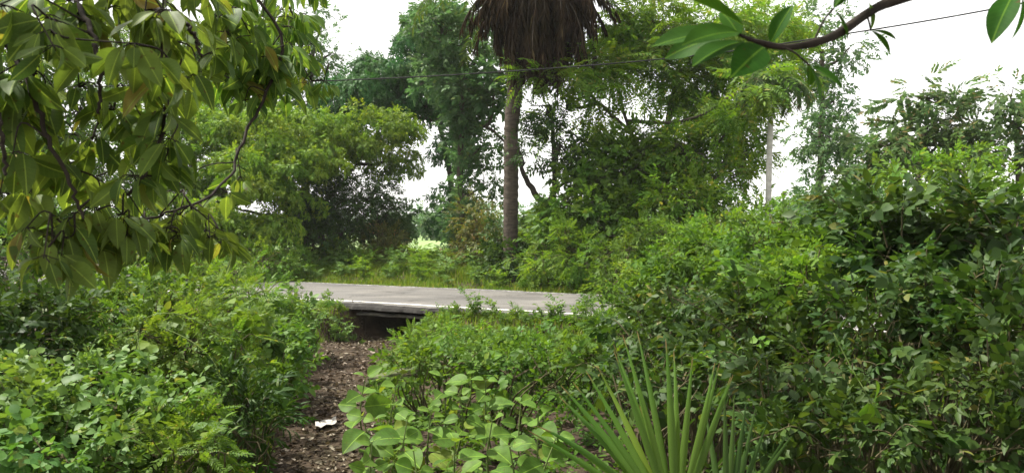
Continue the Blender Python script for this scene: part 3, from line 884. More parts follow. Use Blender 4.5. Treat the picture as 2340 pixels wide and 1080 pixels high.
# shrubs on the far verge
SH = [
    ('shrub', 'rusty green shrub on the far verge left of the field gap', [(865, 560, 60, 35, 27), (890, 590, 50, 25, 26.5)], 'small', 'olive', .28),
    ('shrub', 'pale green low shrub under the dark thicket', [(790, 585, 55, 28, 26), (750, 600, 40, 22, 26)], 'small', 'fern', .28),
    ('shrub', 'small hazy bush at the left side of the bright sky gap', [(915, 500, 40, 40, 30)], 'leafy', 'haze', .3),
    ('shrub', 'tall brownish shrub at the foot of the climber tree', [(1085, 500, 40, 60, 24, .6), (1110, 560, 45, 55, 23.5, .8), (1070, 590, 40, 35, 24)], 'small', 'olive', .28),
    ('shrub', 'dark leafy shrub round the foot of the date palm', [(1160, 550, 45, 45, 21.5, .8), (1190, 595, 60, 30, 21), (1140, 600, 40, 30, 21.5)], 'leafy', 'dark', .26),
    ('shrub', 'bright fluffy shrub in the gap before the field', [(975, 605, 40, 14, 28, .8), (1025, 600, 40, 18, 27)], 'small', 'bright', .32),
    ('shrub', 'feathery fern like bush beside the right end of the road', [(1290, 575, 60, 35, 19), (1340, 600, 60, 30, 18.5), (1250, 610, 50, 25, 19.5)], 'pinn', 'bright', .4),
    ('shrub', 'dark leafy bush behind the feathery bush', [(1210, 560, 40, 40, 22), (1230, 520, 40, 40, 22, .5)], 'leafy', 'mid', .26),
    ('shrub', 'sprawling green bush beyond the right end of the road', [(1430, 600, 80, 50, 17), (1500, 560, 80, 60, 17.5), (1400, 650, 50, 30, 16.5)], 'small', 'mid', .24),
    ('shrub', 'tall green bush behind the right bank, below the pale palm', [(1660, 540, 90, 50, 15.5), (1760, 510, 80, 40, 15), (1700, 590, 100, 50, 14.5), (1580, 570, 70, 50, 16)], 'leafy', 'bright', .21),
    ('shrub', 'low hazy bush behind the right bank under the bluish tree', [(1880, 500, 80, 40, 16, .9), (1950, 480, 60, 40, 15)], 'leafy', 'haze', .24),
    ('shrub', 'bright green bush at the left end of the visible road', [(600, 600, 70, 40, 22), (540, 620, 80, 35, 21), (660, 615, 30, 20, 23)], 'small', 'bright', .26),
]
for nm, lab, bl, k, mt, sz in SH:
    bush(nm, lab, 'shrub', bl, k, sz, G[mt], rs=.33, m=18, cover=.9, nstem=6)

# small fan of young palm leaves at the palm's foot
yp = P(1215, 600, 21.8); yp[2] = float(gz(yp[0], yp[1]))
rt = thing('young_palm', 'young palm with spiky pale leaves between the palm trunk and the forked tree', 'palm tree', yp)
g1, g2 = Geo(), Geo()
for i in range(16):
    palm_frond(g1, g2, yp, i * 2.399, rng.uniform(1.0, 1.6), rng.uniform(.6, 1.4), rng.uniform(.6, 1.3), .28, 20)
g1.build('crown', G['frond'], rt, yp); g2.build('frond_stalk', STEM, rt, yp)

# hazy far trees
for i, (px, py, rx, ry, Y, lab) in enumerate([
    (1000, 500, 36, 40, 75, 'small hazy far tree in the sky gap left of the climber tree'),
    (955, 505, 26, 26, 95, 'faint tiny tree far across the field beside the shrub'),
    (1030, 515, 22, 24, 90, 'faint round tree far across the field behind the climber tree'),
    (1110, 500, 34, 30, 85, 'hazy far tree seen between the climber tree and the palm'),
    (1220, 500, 40, 32, 90, 'hazy far tree seen right of the palm trunk'),
    (1640, 505, 60, 26, 80, 'hazy far tree behind the pale railing'),
    (1800, 500, 50, 30, 85, 'hazy far tree right of the pale palm trunk'),
    (1960, 470, 40, 45, 70, 'hazy far tree in the gap beside the bluish tree')]):
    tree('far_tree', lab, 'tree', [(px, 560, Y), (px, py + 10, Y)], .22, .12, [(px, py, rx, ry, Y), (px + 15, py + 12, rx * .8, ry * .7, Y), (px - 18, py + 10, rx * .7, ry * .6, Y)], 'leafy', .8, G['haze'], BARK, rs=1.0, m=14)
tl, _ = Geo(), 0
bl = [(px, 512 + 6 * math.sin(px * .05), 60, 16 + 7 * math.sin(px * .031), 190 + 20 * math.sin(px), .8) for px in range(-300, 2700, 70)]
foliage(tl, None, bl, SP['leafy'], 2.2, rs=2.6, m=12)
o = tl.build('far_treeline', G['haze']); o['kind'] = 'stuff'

# pale railing and post far behind the right bushes
rl = P(1640, 500, 42); rl[2] = float(gz(rl[0], rl[1]))
rt = thing('railing', 'pale railing of thin upright bars seen through the leaves left of the slim palm', 'railing', rl)
A, B = P(1570, 500, 42), P(1705, 500, 43)
A[2] = float(gz(A[0], A[1])); B[2] = float(gz(B[0], B[1]))
H = P(1640, 432, 42)[2] - rl[2]
for hh, rr in ((H, .04), (H * .45, .035)):
    g = Geo(); g.tube(np.array([A + [0, 0, hh], (A + B) / 2 + [0, 0, hh], B + [0, 0, hh]]), .0 + rr, 8); g.build('rail', METALP, rt, rl)
for i in range(17):
    p = A + (B - A) * i / 16
    g = Geo(); g.tube(np.array([p, p + [0, 0, H * .5], p + [0, 0, H + .02]]), .028 if i % 4 else .045, 6); g.build('upright_bar', METALP, rt, rl)
pp = P(1790, 500, 34); pp[2] = float(gz(pp[0], pp[1])) - .05
g = Geo(); g.tube(np.array([pp, pp + [0, 0, 1.4], [pp[0], pp[1], P(1790, 438, 34)[2]]]), [.06, .055, .05], 8)
g.tube(np.array([[pp[0] - .12, pp[1], P(1790, 442, 34)[2]], [pp[0] + .12, pp[1], P(1790, 442, 34)[2]]]), .03, 6)
tag(g.build('post', BARK, None, pp), 'short dark post standing right of the slim palm trunk', 'post')

# overhead cable sagging across the view
cpts = np.array([P(-500, 210, 24), P(300, 196, 21.5), P(770, 184, 20), P(1180, 162, 18.5), P(1580, 128, 17), P(1950, 75, 15.5), P(2290, 17, 14.5), P(2700, -70, 13)])
g = Geo(); g.tube(curve(cpts, 80), .015, 6)
tag(g.build('overhead_cable', WIRE, None, cpts[3]), 'single thin overhead cable crossing the view above the road', 'cable')

# grass on the far verge (beyond count)
def grass(geo, X, Y, h, w=.012, lean=.45, seg=3):
    N = len(X); Z = gz(X, Y) - .01
    p = np.stack([X, Y, Z], 1); h = h * rng.uniform(.5, 1.3, N)
    az = rng.uniform(0, 6.283, N); ln = np.abs(rng.normal(0, lean, N)) * h
    dx = np.stack([np.cos(az), np.sin(az), 0 * az], 1); sd = np.stack([-np.sin(az), np.cos(az), 0 * az], 1)
    w = w * rng.uniform(.6, 1.4, N)
    V = np.stack([p - sd * w[:, None], p + sd * w[:, None],
                  p + dx * (ln * .3)[:, None] + sd * (w * .8)[:, None] + np.array([0, 0, .6]) * h[:, None], p + dx * (ln * .3)[:, None] - sd * (w * .8)[:, None] + np.array([0, 0, .6]) * h[:, None],
                  p + dx * ln[:, None] + np.array([0, 0, 1.]) * (h * (1 - .2 * np.minimum(ln / h, 1)))[:, None]], 1).reshape(-1, 3)
    o = np.arange(N)[:, None, None] * 5
    geo.add(V, (np.array([[0, 1, 2, 3]])[None] + o).reshape(-1, 4)); geo.l.append((np.array([[3, 2, 4]])[None] + o).reshape(-1) + geo.n - len(V)); geo.t.append(np.full(N, 3)); geo.sm.append(np.full(N, False))


gg = Geo()
N = 90000
u = rng.uniform(-24, 4, N); n = 16.5 + np.abs(rng.normal(0, 1, N)) * 2.6
pat = wav(u * .9, n * 1.3)
keep = rng.random(N) < .55 + .45 * pat
u, n, pat = u[keep], n[keep], pat[keep]
grass(gg, u * RU[0] + n * RN[0], u * RU[1] + n * RN[1], (.1 + .13 * np.clip(n - 16.6, 0, 1.5) / 1.5) * (1 + .5 * pat), .011)
o = gg.build('grass', G['grass']); o['kind'] = 'stuff'
gg = Geo()
N = 60000
u = rng.uniform(-30, 12, N); n = rng.uniform(19, 33, N)
grass(gg, u * RU[0] + n * RN[0], u * RU[1] + n * RN[1], .2 + 0 * u, .02)
o = gg.build('tall_grass', G['grass']); o['kind'] = 'stuff'
# ================================================================== NEAR SIDE OF THE ROAD
DENSE = 1.0
NB = [
    # (name, label, blobs, sprig, material, size, rs, m, cover)
    ('vine_thicket', 'tangle of small leaved vines at left beside the start of the road', [(420, 700, 120, 45, 9.5), (525, 715, 75, 38, 10), (470, 750, 110, 45, 9)], 'feather', 'fern', .26, .2, 12, 1.0),
    ('vine_thicket', 'tangled vine mass under the lowest hanging leaves', [(290, 680, 110, 55, 8.5), (360, 720, 110, 60, 8), (230, 740, 90, 50, 8)], 'ovalopp', 'mid', .2, .18, 13, 1.0),
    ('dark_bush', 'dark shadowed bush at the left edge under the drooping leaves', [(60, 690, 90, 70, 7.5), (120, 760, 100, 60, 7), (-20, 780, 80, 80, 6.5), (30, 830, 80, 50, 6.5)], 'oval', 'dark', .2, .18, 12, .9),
    ('shrub', 'sunny yellow green weeds at the left end of the road', [(570, 685, 60, 30, 12), (650, 722, 60, 22, 12.2), (530, 700, 50, 30, 11.5)], 'feather', 'bright', .26, .2, 12, .9),
    ('shrub', 'leafy weed bank left of the dark hollow', [(690, 735, 58, 18, 12.2), (635, 768, 55, 26, 11.5), (610, 795, 70, 35, 10.5)], 'ovalopp', 'bush', .2, .18, 13, 1.0),
    ('shrub', 'dense green bush half way along the left side of the path', [(580, 820, 80, 55, 8.8), (635, 870, 45, 50, 8.6), (545, 780, 80, 45, 9.2), (650, 825, 35, 32, 9.6)], 'mixed', 'mid', .19, .17, 13, 1.0),
    ('vine_thicket', 'sprawling vines with fine leaflets on the left slope', [(420, 785, 120, 50, 7.2), (520, 785, 70, 45, 7.6), (330, 780, 80, 50, 7.2)], 'feather', 'fern', .22, .16, 12, 1.0),
    ('round_leaf_bush', 'low bush of many small oval leaves filling the lower left corner', [(150, 900, 150, 60, 5.4), (280, 890, 100, 55, 5.6), (60, 960, 120, 70, 4.9), (200, 980, 130, 70, 4.9), (20, 880, 80, 50, 5.6), (120, 1050, 160, 60, 4.5)], 'round', 'bush', .125, .13, 12, 1.15),
    ('round_leaf_bush', 'patch of small oval leaves right of the lower left corner', [(340, 970, 80, 60, 5), (300, 1050, 100, 60, 4.7), (400, 930, 60, 40, 5.4)], 'round', 'bush', .125, .13, 12, 1.0),
    ('fern_bush', 'feathery fern like plant at the bottom left of the path', [(430, 1010, 70, 45, 4.9), (480, 1055, 70, 35, 4.6), (400, 1060, 60, 35, 4.5)], 'feather', 'fern', .16, .11, 11, 1.0),
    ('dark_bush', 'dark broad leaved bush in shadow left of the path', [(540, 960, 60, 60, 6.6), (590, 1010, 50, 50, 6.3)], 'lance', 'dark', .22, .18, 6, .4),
    # centre
    ('shrub', 'bright weed bush at the right lip of the dark hollow', [(1000, 768, 42, 18, 12.2), (1045, 782, 60, 24, 11.8), (985, 790, 45, 24, 11.3), (945, 795, 22, 18, 11.3)], 'feather', 'bright', .2, .17, 12, .9),
    ('shrub', 'leafy green weeds below the white road line', [(1130, 792, 70, 16, 11.3), (1210, 800, 70, 18, 10.8), (1090, 818, 80, 24, 10.3), (1180, 815, 80, 30, 9.8)], 'ovalopp', 'bush', .18, .16, 13, 1.0),
    ('shrub', 'green bank of weeds at the right end of the road', [(1310, 802, 60, 22, 10.6), (1260, 825, 80, 28, 9.6), (1385, 775, 40, 30, 10.8), (1330, 825, 80, 38, 9)], 'feather', 'mid', .2, .17, 13, 1.0),
    ('shrub', 'low weeds among the broad leaved seedlings', [(1010, 830, 90, 30, 8.8), (1180, 860, 90, 35, 8), (960, 860, 70, 25, 8.4), (1270, 880, 70, 40, 7.4)], 'oval', 'mid', .2, .17, 7, .55),
    # right bank
    ('shrub', 'small leaved bush at the right end of the road by the verge', [(1435, 705, 45, 40, 11.8), (1490, 655, 60, 45, 11.6), (1450, 660, 35, 35, 12.1)], 'ovalopp', 'bright', .18, .17, 13, 1.0),
    ('shrub', 'mixed green bush on the right bank below the yellow green tree', [(1560, 620, 90, 60, 10.6), (1640, 600, 80, 50, 10.6), (1580, 680, 100, 50, 9.8)], 'oval', 'mid', .19, .17, 13, 1.0),
    ('shrub', 'leafy bush on the right bank below the bluish tree', [(1760, 570, 90, 60, 9.8), (1850, 560, 80, 50, 9.8), (1720, 650, 90, 50, 9), (1820, 650, 80, 60, 8.6)], 'oval', 'mid', .19, .17, 12, 1.0),
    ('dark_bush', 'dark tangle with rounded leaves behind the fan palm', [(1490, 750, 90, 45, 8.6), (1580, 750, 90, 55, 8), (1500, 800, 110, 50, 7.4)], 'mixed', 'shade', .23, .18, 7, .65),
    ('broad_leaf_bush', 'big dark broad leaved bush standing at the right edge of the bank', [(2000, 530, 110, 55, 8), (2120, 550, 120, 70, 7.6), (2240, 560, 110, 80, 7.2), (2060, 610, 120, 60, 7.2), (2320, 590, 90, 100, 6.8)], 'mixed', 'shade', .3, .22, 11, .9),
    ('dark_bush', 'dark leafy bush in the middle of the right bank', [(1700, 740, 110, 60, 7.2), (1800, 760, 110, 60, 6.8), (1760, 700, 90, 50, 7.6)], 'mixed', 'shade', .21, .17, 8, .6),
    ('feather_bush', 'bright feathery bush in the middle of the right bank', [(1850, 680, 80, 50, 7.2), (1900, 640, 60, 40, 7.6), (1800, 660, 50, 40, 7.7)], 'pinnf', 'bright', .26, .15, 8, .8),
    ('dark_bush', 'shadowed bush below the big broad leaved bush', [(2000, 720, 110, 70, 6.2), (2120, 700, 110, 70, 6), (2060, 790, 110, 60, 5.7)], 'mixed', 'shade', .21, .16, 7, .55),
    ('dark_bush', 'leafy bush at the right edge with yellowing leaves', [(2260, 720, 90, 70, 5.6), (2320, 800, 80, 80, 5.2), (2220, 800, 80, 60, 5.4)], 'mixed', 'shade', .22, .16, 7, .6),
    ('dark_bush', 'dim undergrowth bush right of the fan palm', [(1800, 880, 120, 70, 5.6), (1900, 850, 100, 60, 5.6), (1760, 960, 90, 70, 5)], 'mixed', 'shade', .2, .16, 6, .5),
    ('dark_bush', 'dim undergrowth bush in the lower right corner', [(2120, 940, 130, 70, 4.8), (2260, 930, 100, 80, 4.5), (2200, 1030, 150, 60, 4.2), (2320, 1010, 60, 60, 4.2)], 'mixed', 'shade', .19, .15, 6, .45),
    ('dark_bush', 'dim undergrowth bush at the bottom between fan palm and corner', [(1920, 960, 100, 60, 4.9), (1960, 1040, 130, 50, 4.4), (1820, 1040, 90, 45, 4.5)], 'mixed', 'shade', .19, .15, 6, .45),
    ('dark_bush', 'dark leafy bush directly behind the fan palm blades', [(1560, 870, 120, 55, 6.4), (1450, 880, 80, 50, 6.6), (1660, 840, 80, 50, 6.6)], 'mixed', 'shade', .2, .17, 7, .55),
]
SP['pinnf'] = [pinnate(oval(.24, .03, .1), 6, .3, 1.1, .3) for _ in range(4)]
for nm, lab, bl, k, mt, sz, rs, m, cv in NB:
    bush(nm, lab, 'bush', bl, k, sz, G[mt], rs=rs, m=m, cover=cv, nstem=14 if nm == 'dark_bush' else 8, shoots=9 if nm == 'dark_bush' else 7, mixin=True)

# ground cover under it all
gg = Geo()
N = 15000
X = rng.uniform(-9, 9, N); Y = rng.uniform(3, 15.5, N)
n = RN[0] * X + RN[1] * Y; u = RU[0] * X + RU[1] * Y
dpath = np.min(np.hypot(X[:, None] - cl[None, ::4, 0], Y[:, None] - cl[None, ::4, 1]) - ww[None, ::4] * .95, axis=1)
hole = (np.abs(u - HOLE_U) < 1.0) & (n > 10.6)
k = (n < 12.15) & (dpath > 0) & ~hole
X, Y, n = X[k], Y[k], n[k]
pos = np.stack([X, Y, gz(X, Y) + rng.uniform(.01, .16, len(X))], 1)
scatter(gg, SP['oval'] + SP['ovalopp'], pos, rng.normal(size=pos.shape) * [1, 1, .4] + [0, 0, .3], np.array([0, 0, 1.]) + .3 * rng.normal(size=pos.shape), rng.uniform(.1, .22, len(pos)))
o = gg.build('ground_cover', G['mid']); o['kind'] = 'stuff'
gg = Geo()
N = 16000
u = rng.uniform(-17, 3, N); n = 12.2 - np.abs(rng.normal(0, .55, N)); k = np.abs(u - HOLE_U) > .85
u, n = u[k], n[k]
grass(gg, u * RU[0] + n * RN[0], u * RU[1] + n * RN[1], np.clip(.07 + .13 * (12.2 - n), .07, .2), .008)
N = 2500
i = rng.integers(0, len(cl), N); s = rng.choice([-1, 1], N) * rng.uniform(.9, 1.5, N)
x = cl[i, 0] + nr[i, 0] * ww[i] * s; y = cl[i, 1] + nr[i, 1] * ww[i] * s
k = RN[0] * x + RN[1] * y < 11.3
grass(gg, x[k], y[k], .16 + 0 * x[k], .007)
o = gg.build('verge_grass', G['grass']); o['kind'] = 'stuff'

# dry leaf litter on the path
gg = Geo()
N = 3800
i = rng.integers(0, len(cl), N); s = rng.normal(0, .62, N)
x = cl[i, 0] + nr[i, 0] * ww[i] * s + .05 * rng.normal(size=N); y = cl[i, 1] + nr[i, 1] * ww[i] * s
pos = np.stack([x, y, gz(x, y) + .03 + .02 * rng.random(N)], 1)
tm = [(lambda a: (a[0], a[1], np.zeros((len(a[0]), 2))))(oval(J(.2, .36), J(.05, .2), J(-.2, .3))) for _ in range(5)]
scatter(gg, tm, pos, rng.normal(size=pos.shape) * [1, 1, .25], np.array([0, 0, 1.]) + .35 * rng.normal(size=pos.shape), rng.uniform(.03, .08, N))
o = gg.build('leaf_litter', G['litter']); o['kind'] = 'stuff'

# twigs lying on the path
gg = Geo()
N = 90
i = rng.integers(0, len(cl), N); s = rng.normal(0, .6, N)
x = cl[i, 0] + nr[i, 0] * ww[i] * s; y = cl[i, 1] + nr[i, 1] * ww[i] * s
p0 = np.stack([x, y, gz(x, y) + .035], 1); az = rng.uniform(0, 6.28, N)
L = rng.uniform(.08, .35, N); x1 = x + np.cos(az) * L; y1 = y + np.sin(az) * L
gg.twigs(p0, np.stack([x1, y1, gz(x1, y1) + .04], 1), .005, .003)
o = gg.build('twig_debris', BARK); o['kind'] = 'stuff'

# scrap of crumpled white paper on the path
WHITE = rough_mat('dirty_white_plastic', [(.3, (.12, .11, .09)), (.5, (.34, .32, .29)), (.7, (.5, .48, .44))], 22, bump=.2)
c0 = P(745, 985, 8.15); c0[2] = float(gz(c0[0], c0[1])) + .03
g = Geo()
nx, ny = 9, 6
a, b = np.meshgrid(np.linspace(-1, 1, nx), np.linspace(-1, 1, ny))
xx = c0[0] + .085 * a - .03 * b; yy = c0[1] + .12 * b + .1 * a
zz = c0[2] + .02 + .035 * np.abs(np.sin(a * 3 + b * 2)) + .02 * rng.random(a.shape)
V = np.stack([xx, yy, zz], -1).reshape(-1, 3)
i = np.arange(ny - 1)[:, None] * nx; j = np.arange(nx - 1)[None]
q = np.stack([i + j, i + j + 1, i + nx + j + 1, i + nx + j], -1).reshape(-1, 4)
g.add(V, q); g.add(V - [0, 0, .006], q[:, ::-1])
tag(g.build('litter_scrap', WHITE, None, c0), 'crumpled white plastic scrap lying on the path near the bottom', 'litter')
# pale stone ledge at the right side of the path
c0 = P(905, 830, 10.8); c0[2] = float(gz(c0[0], c0[1]))
import bmesh
bm = bmesh.new(); bmesh.ops.create_icosphere(bm, subdivisions=4, radius=1)
for v in bm.verts:
    p = np.array(v.co); p = p / np.max(np.abs(p)) ** .6
    p = p * (1 + .09 * wav(p[0] * 2.2, p[1] * 2.4) + .05 * wav(p[2] * 5, p[0] * 4))
    v.co = (p[0] * .34 + p[1] * .06, p[1] * .2 + p[0] * .1, p[2] * .11 + .07 + p[0] * .05)
me = bpy.data.meshes.new('stone'); bm.to_mesh(me); bm.free()
STONE = rough_mat('mossy_stone', [(.3, (.05, .065, .025)), (.6, (.1, .11, .055)), (.8, (.18, .17, .11))], 7, bump=.5)
me.materials.append(STONE)
for p in me.polygons: p.use_smooth = True
o = bpy.data.objects.new('stone', me); COL.objects.link(o); o.location = c0
tag(o, 'long mossy stone at the right side of the path', 'stone')

# broad soft-leaved seedlings in the bottom middle
BIG = [blade(J(.38, .46), J(.12, .35), .1, 8, .4, 1, 0, .6) for _ in range(5)]


def seedling(label, px, py, Y, leaf, npair, group='broad leaved seedlings by the path', bare=.25):
    top = P(px, py, Y)
    bx = top[0] + rng.normal() * .06; by = top[1] + rng.normal() * .06
    bz = float(gz(bx, by)) - .02
    top[2] = max(top[2], bz + .25)
    base = np.array([bx, by, bz])
    root = thing('seedling', label, 'plant', base, group)
    st, fo = Geo(), Geo()
    c = curve([base, (base + top) / 2 + rng.normal(size=3) * .03, top], 12)
    st.tube(c, np.linspace(.011, .005, len(c)), 6)
    a0 = rng.uniform(0, 3)
    H = top[2] - bz
    for i in range(npair):
        t = 1 - (1 - bare) * (i / max(npair, 1)) * min(1, .5 * npair * .2 / max(H, .2) + .35)
        p = c[min(len(c) - 1, int(t * (len(c) - 1)))]
        for sd in (0, math.pi):
            az = a0 + sd + i * 1.57 + rng.normal() * .25
            h = np.array([math.cos(az), math.sin(az), 0])
            pl = .02 + .035 * i / npair
            d = h + np.array([0, 0, rng.uniform(-.35, .45) + (.35 if i == 0 else 0)])
            e = p + (h + [0, 0, .5]) * pl
            st.tube(np.array([p, (p + e) / 2, e]), .003, 4)
            sz = leaf * (1.3 if px < 1000 else 1.12) * (.6 if i == 0 else 1) * rng.uniform(.5, 1.25)
            k = rng.integers(0, len(BIG))
            R = frames(d[None], np.array([[0, -.6, .9]]) + .3 * rng.normal(size=(1, 3)), np.array([rng.normal() * .25]))
            fo.inst(BIG[k], e[None], R, np.array([sz]))
    st.build('stem', STEM, root, base)
    o = fo.build('foliage', G['big'], root, base, uv=True)
    for p in o.data.polygons: p.use_smooth = True
    return root


SEED = [
    (835, 860, 7.6, .2, 3, 'pale broad leaved seedling standing right on the edge of the path'),
    (830, 955, 6.6, .17, 3, 'broad leaved seedling with a yellow green top, lowest one by the path edge'),
    (850, 1010, 6.0, .17, 3, 'bright seedling in the bottom corner beside the path'),
    (905, 880, 7.3, .18, 3, 'seedling with flat leaves a step right of the pale one'),
    (930, 960, 6.4, .17, 3, 'seedling with wide leaves in the middle of the seedling patch'),
    (985, 940, 6.6, .19, 3, 'seedling with overlapping leaves right of the patch middle'),
    (945, 1030, 5.7, .15, 3, 'small seedling at the bottom of the seedling patch'),
    (1040, 1010, 5.8, .17, 3, 'low seedling at the bottom middle with tilted leaves'),
    (1085, 800, 8.0, .2, 5, 'tallest broad leaved seedling, rising above the weeds'),
    (1110, 870, 7.2, .2, 4, 'leafy seedling in front of the tallest one'),
    (1125, 960, 6.2, .17, 3, 'seedling with a pointed upright leaf left of the fan palm'),
    (1050, 900, 7.0, .18, 3, 'seedling left of the leafy one with drooping leaves'),
    (1190, 920, 6.5, .17, 3, 'seedling with small rosette half way to the fan palm'),
    (1230, 935, 6.0, .18, 3, 'star shaped rosette seedling next to the fan palm'),
    (1165, 1020, 5.5, .14, 3, 'small seedling at the bottom left of the fan palm'),
    (1270, 1000, 5.6, .15, 3, 'small seedling partly behind the left fan palm blades'),
    (1010, 860, 7.8, .18, 3, 'seedling at the back of the patch among low weeds'),
    (1170, 840, 7.8, .17, 3, 'seedling at the back right of the patch'),
]
for px, py, Y, lf, npair, lab in SEED:
    seedling(lab, px, py, Y, lf, npair + 1)

# small upright weeds along the road edge and in the verge
WG = 'small weeds along the near road edge'
proto = []
for v in range(5):
    st, fo = Geo(), Geo()
    hgt = .42
    for s in range(4):
        tip = np.array([rng.normal() * .1, rng.normal() * .1, hgt * rng.uniform(.7, 1.1)])
        c = curve([[0, 0, 0], tip * [.4, .4, .55], tip], 8); st.tube(c, np.linspace(.005, .002, len(c)), 4)
        k = 8
        pp_ = c[rng.integers(2, len(c), k)]
        scatter(fo, SP['ovalopp'] + SP['lance'], pp_, rng.normal(size=(k, 3)) * [1, 1, .4] + [0, 0, .35], np.tile([0, 0, 1.], (k, 1)) + .3 * rng.normal(size=(k, 3)), rng.uniform(.1, .18, k))
    root = thing('weed', '', 'weed', (0, 0, 0), WG)
    proto.append((root, [st.build('stem', STEM, root), fo.build('foliage', G['bright' if v % 2 else 'bush'], root)]))
used = set()
WL = 'small leafy weed sprouting at the near edge of the road'
spots = []
for px in list(range(640, 830, 17)) + list(range(955, 1400, 19)):
    k_ = (px - 1170) / F
    Yr = (12.1 - abs(rng.normal()) * .4) / (.883 + .469 * k_)
    spots.append((k_ * Yr, Yr, rng.uniform(.35, .8) if rng.random() < .85 else rng.uniform(.9, 1.2)))
for i, (x, y, s) in enumerate(spots):
    v = i % 5
    root, kids = proto[v]
    if v in used:
        root = root.copy(); COL.objects.link(root)
        for kd in kids:
            c = kd.copy(); COL.objects.link(c); c.parent = root
    used.add(v)
    root.location = (x, y, float(gz(x, y)) - .02); root.rotation_euler = (0, 0, rng.uniform(0, 6.28)); root.scale = (s, s, s)
    root['label'] = WL

WL2 = 'leafy weed clump growing in the grass verge beyond the road'
proto2 = []
for i in range(64):
    px = 470 + (i * 61.8) % 930 if i < 58 else 1180 + 30 * (i - 58)
    k_ = (px - 1170) / F
    nn0 = 17.0 + 3.2 * ((i * .618) % 1)
    Yr = nn0 / (.883 + .469 * k_)
    root, kids = proto[i % 5]
    root = root.copy(); COL.objects.link(root)
    for kd in kids:
        c = kd.copy(); COL.objects.link(c); c.parent = root
    x, y = k_ * Yr, Yr
    s = rng.uniform(.8, 1.35) * (1 + .35 * (nn0 - 17.5) / 2.5)
    root.location = (x, y, float(gz(x, y)) - .02); root.rotation_euler = (0, 0, rng.uniform(0, 6.28)); root.scale = (s * 1.5, s * 1.5, s * 1.05)
    root['label'] = WL2; root['group'] = 'weed clumps in the far verge'

# fan palm leaves
def fan(label, foot, hub, spread0, spread1, nb, L, wd, tilt_back, bend=.15, mat='fan'):
    base = np.array([hub[0] + foot[0], hub[1] + foot[1], 0.]); base[2] = float(gz(base[0], base[1])) - .03
    hub = np.asarray(hub)
    root = thing('fan_palm', label, 'palm', base)
    st, fo = Geo(), Geo()
    c = curve([base, base + (hub - base) * [.4, .4, .6], hub], 10)
    st.tube(c, np.linspace(.016, .01, len(c)), 8)
    for i in range(nb):
        f = i / (nb - 1)
        an = spread0 + (spread1 - spread0) * f + rng.normal() * .025
        Lb = L * (.82 + .18 * math.sin(math.pi * (.15 + .7 * f))) * rng.uniform(.93, 1.05)
        dirr = np.array([math.sin(an), tilt_back * abs(math.cos(an)) + .1 * rng.normal(), math.cos(an)]); dirr /= np.linalg.norm(dirr)
        side = np.cross(dirr, [0, 1, 0]); side /= np.linalg.norm(side)
        nrm = np.cross(side, dirr)
        V = []
        m = 9
        w_ = wd * rng.uniform(.85, 1.1)
        bd = bend * rng.uniform(.3, 1.6)
        for k in range(m + 1):
            t = k / m
            p = hub + dirr * Lb * t + np.array([0, -.25, -1.0]) * bd * Lb * t ** 2.6 * abs(math.sin(an)) * .8 + np.array([0, .5, 0]) * bd * Lb * t ** 2.5
            hw = w_ * (min(1, .12 + t * 2.4) if t < .4 else 1) * (1 - max(0, (t - .45) / .55) ** 1.3) + .001
            V += [p - side * hw + nrm * hw * .55, p - nrm * hw * .1, p + side * hw + nrm * hw * .55]
        q = []
        for k in range(m):
            for j in range(2):
                a = k * 3 + j; q.append([a, a + 1, a + 4, a + 3])
        fo.add(np.array(V), np.array(q), np.array([[j_ , k_ / m] for k_ in range(m + 1) for j_ in (-1, 0, 1)], float))
    st.build('leaf_stalk', STEM, root, base)
    fo.build('fan_blade', G[mat], root, base, uv=True)
    return root


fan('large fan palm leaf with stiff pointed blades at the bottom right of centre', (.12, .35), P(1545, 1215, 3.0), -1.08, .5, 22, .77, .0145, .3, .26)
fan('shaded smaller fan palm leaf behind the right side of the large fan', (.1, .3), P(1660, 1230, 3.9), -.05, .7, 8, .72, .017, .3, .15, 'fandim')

# long arching vine stems
def vine(label, pts, r=.004, leafs=None, every=16, mat=None, group=None):
    w_ = np.array([P(*p) for p in pts])
    root = thing('arching_vine', label, 'vine', w_[0], group)
    st, fo = Geo(), Geo()
    c = curve(w_, 30)
    st.tube(c, np.linspace(r, r * .6, len(c)), 5)
    if leafs:
        k = every
        idx = np.linspace(2, len(c) - 1, k).astype(int)
        scatter(fo, SP[leafs[0]], c[idx] + .01 * rng.normal(size=(k, 3)), rng.normal(size=(k, 3)) * [1, 1, .5], np.tile([0, 0, 1.], (k, 1)) + .3 * rng.normal(size=(k, 3)), leafs[1] * rng.uniform(.7, 1.2, k))
    st.build('stem', STEM, root, w_[0])
    fo.build('foliage', mat or G['fern'], root, w_[0])


vine('thin vine stem arching over the left slope towards the path', [(310, 800, 6.6), (330, 730, 6.6), (400, 716, 6.6), (470, 745, 6.6), (520, 790, 6.6)], .005, ('oval', .1), 14)
vine('thin vine stem drooping down to a leafy tip on the left slope', [(312, 760, 6.4), (320, 800, 6.3), (340, 840, 6.2), (365, 870, 6.1)], .005, ('feather', .1), 8)
vine('long vine stem curving down the left slope to the dark bush', [(365, 745, 6.5), (430, 775, 6.4), (480, 815, 6.3), (505, 860, 6.2)], .005, ('oval', .09), 12)
vine('bare vine hanging to a leafy tip in the dark right bushes', [(1905, 760, 4.6), (1940, 830, 4.5), (1975, 890, 4.4), (1995, 925, 4.4)], .004, ('oval', .08), 3, G['mid'])
vine('vine stem bending down at the right edge', [(2270, 760, 4.4), (2300, 790, 4.3), (2340, 840, 4.3)], .005, ('oval', .08), 3, G['mid'])
vine('creeping vine with yellow green leaves behind the fan palm', [(1560, 815, 6.0), (1640, 805, 5.9), (1720, 790, 5.8), (1790, 770, 5.8)], .004, ('round', .11), 12, G['bright'])
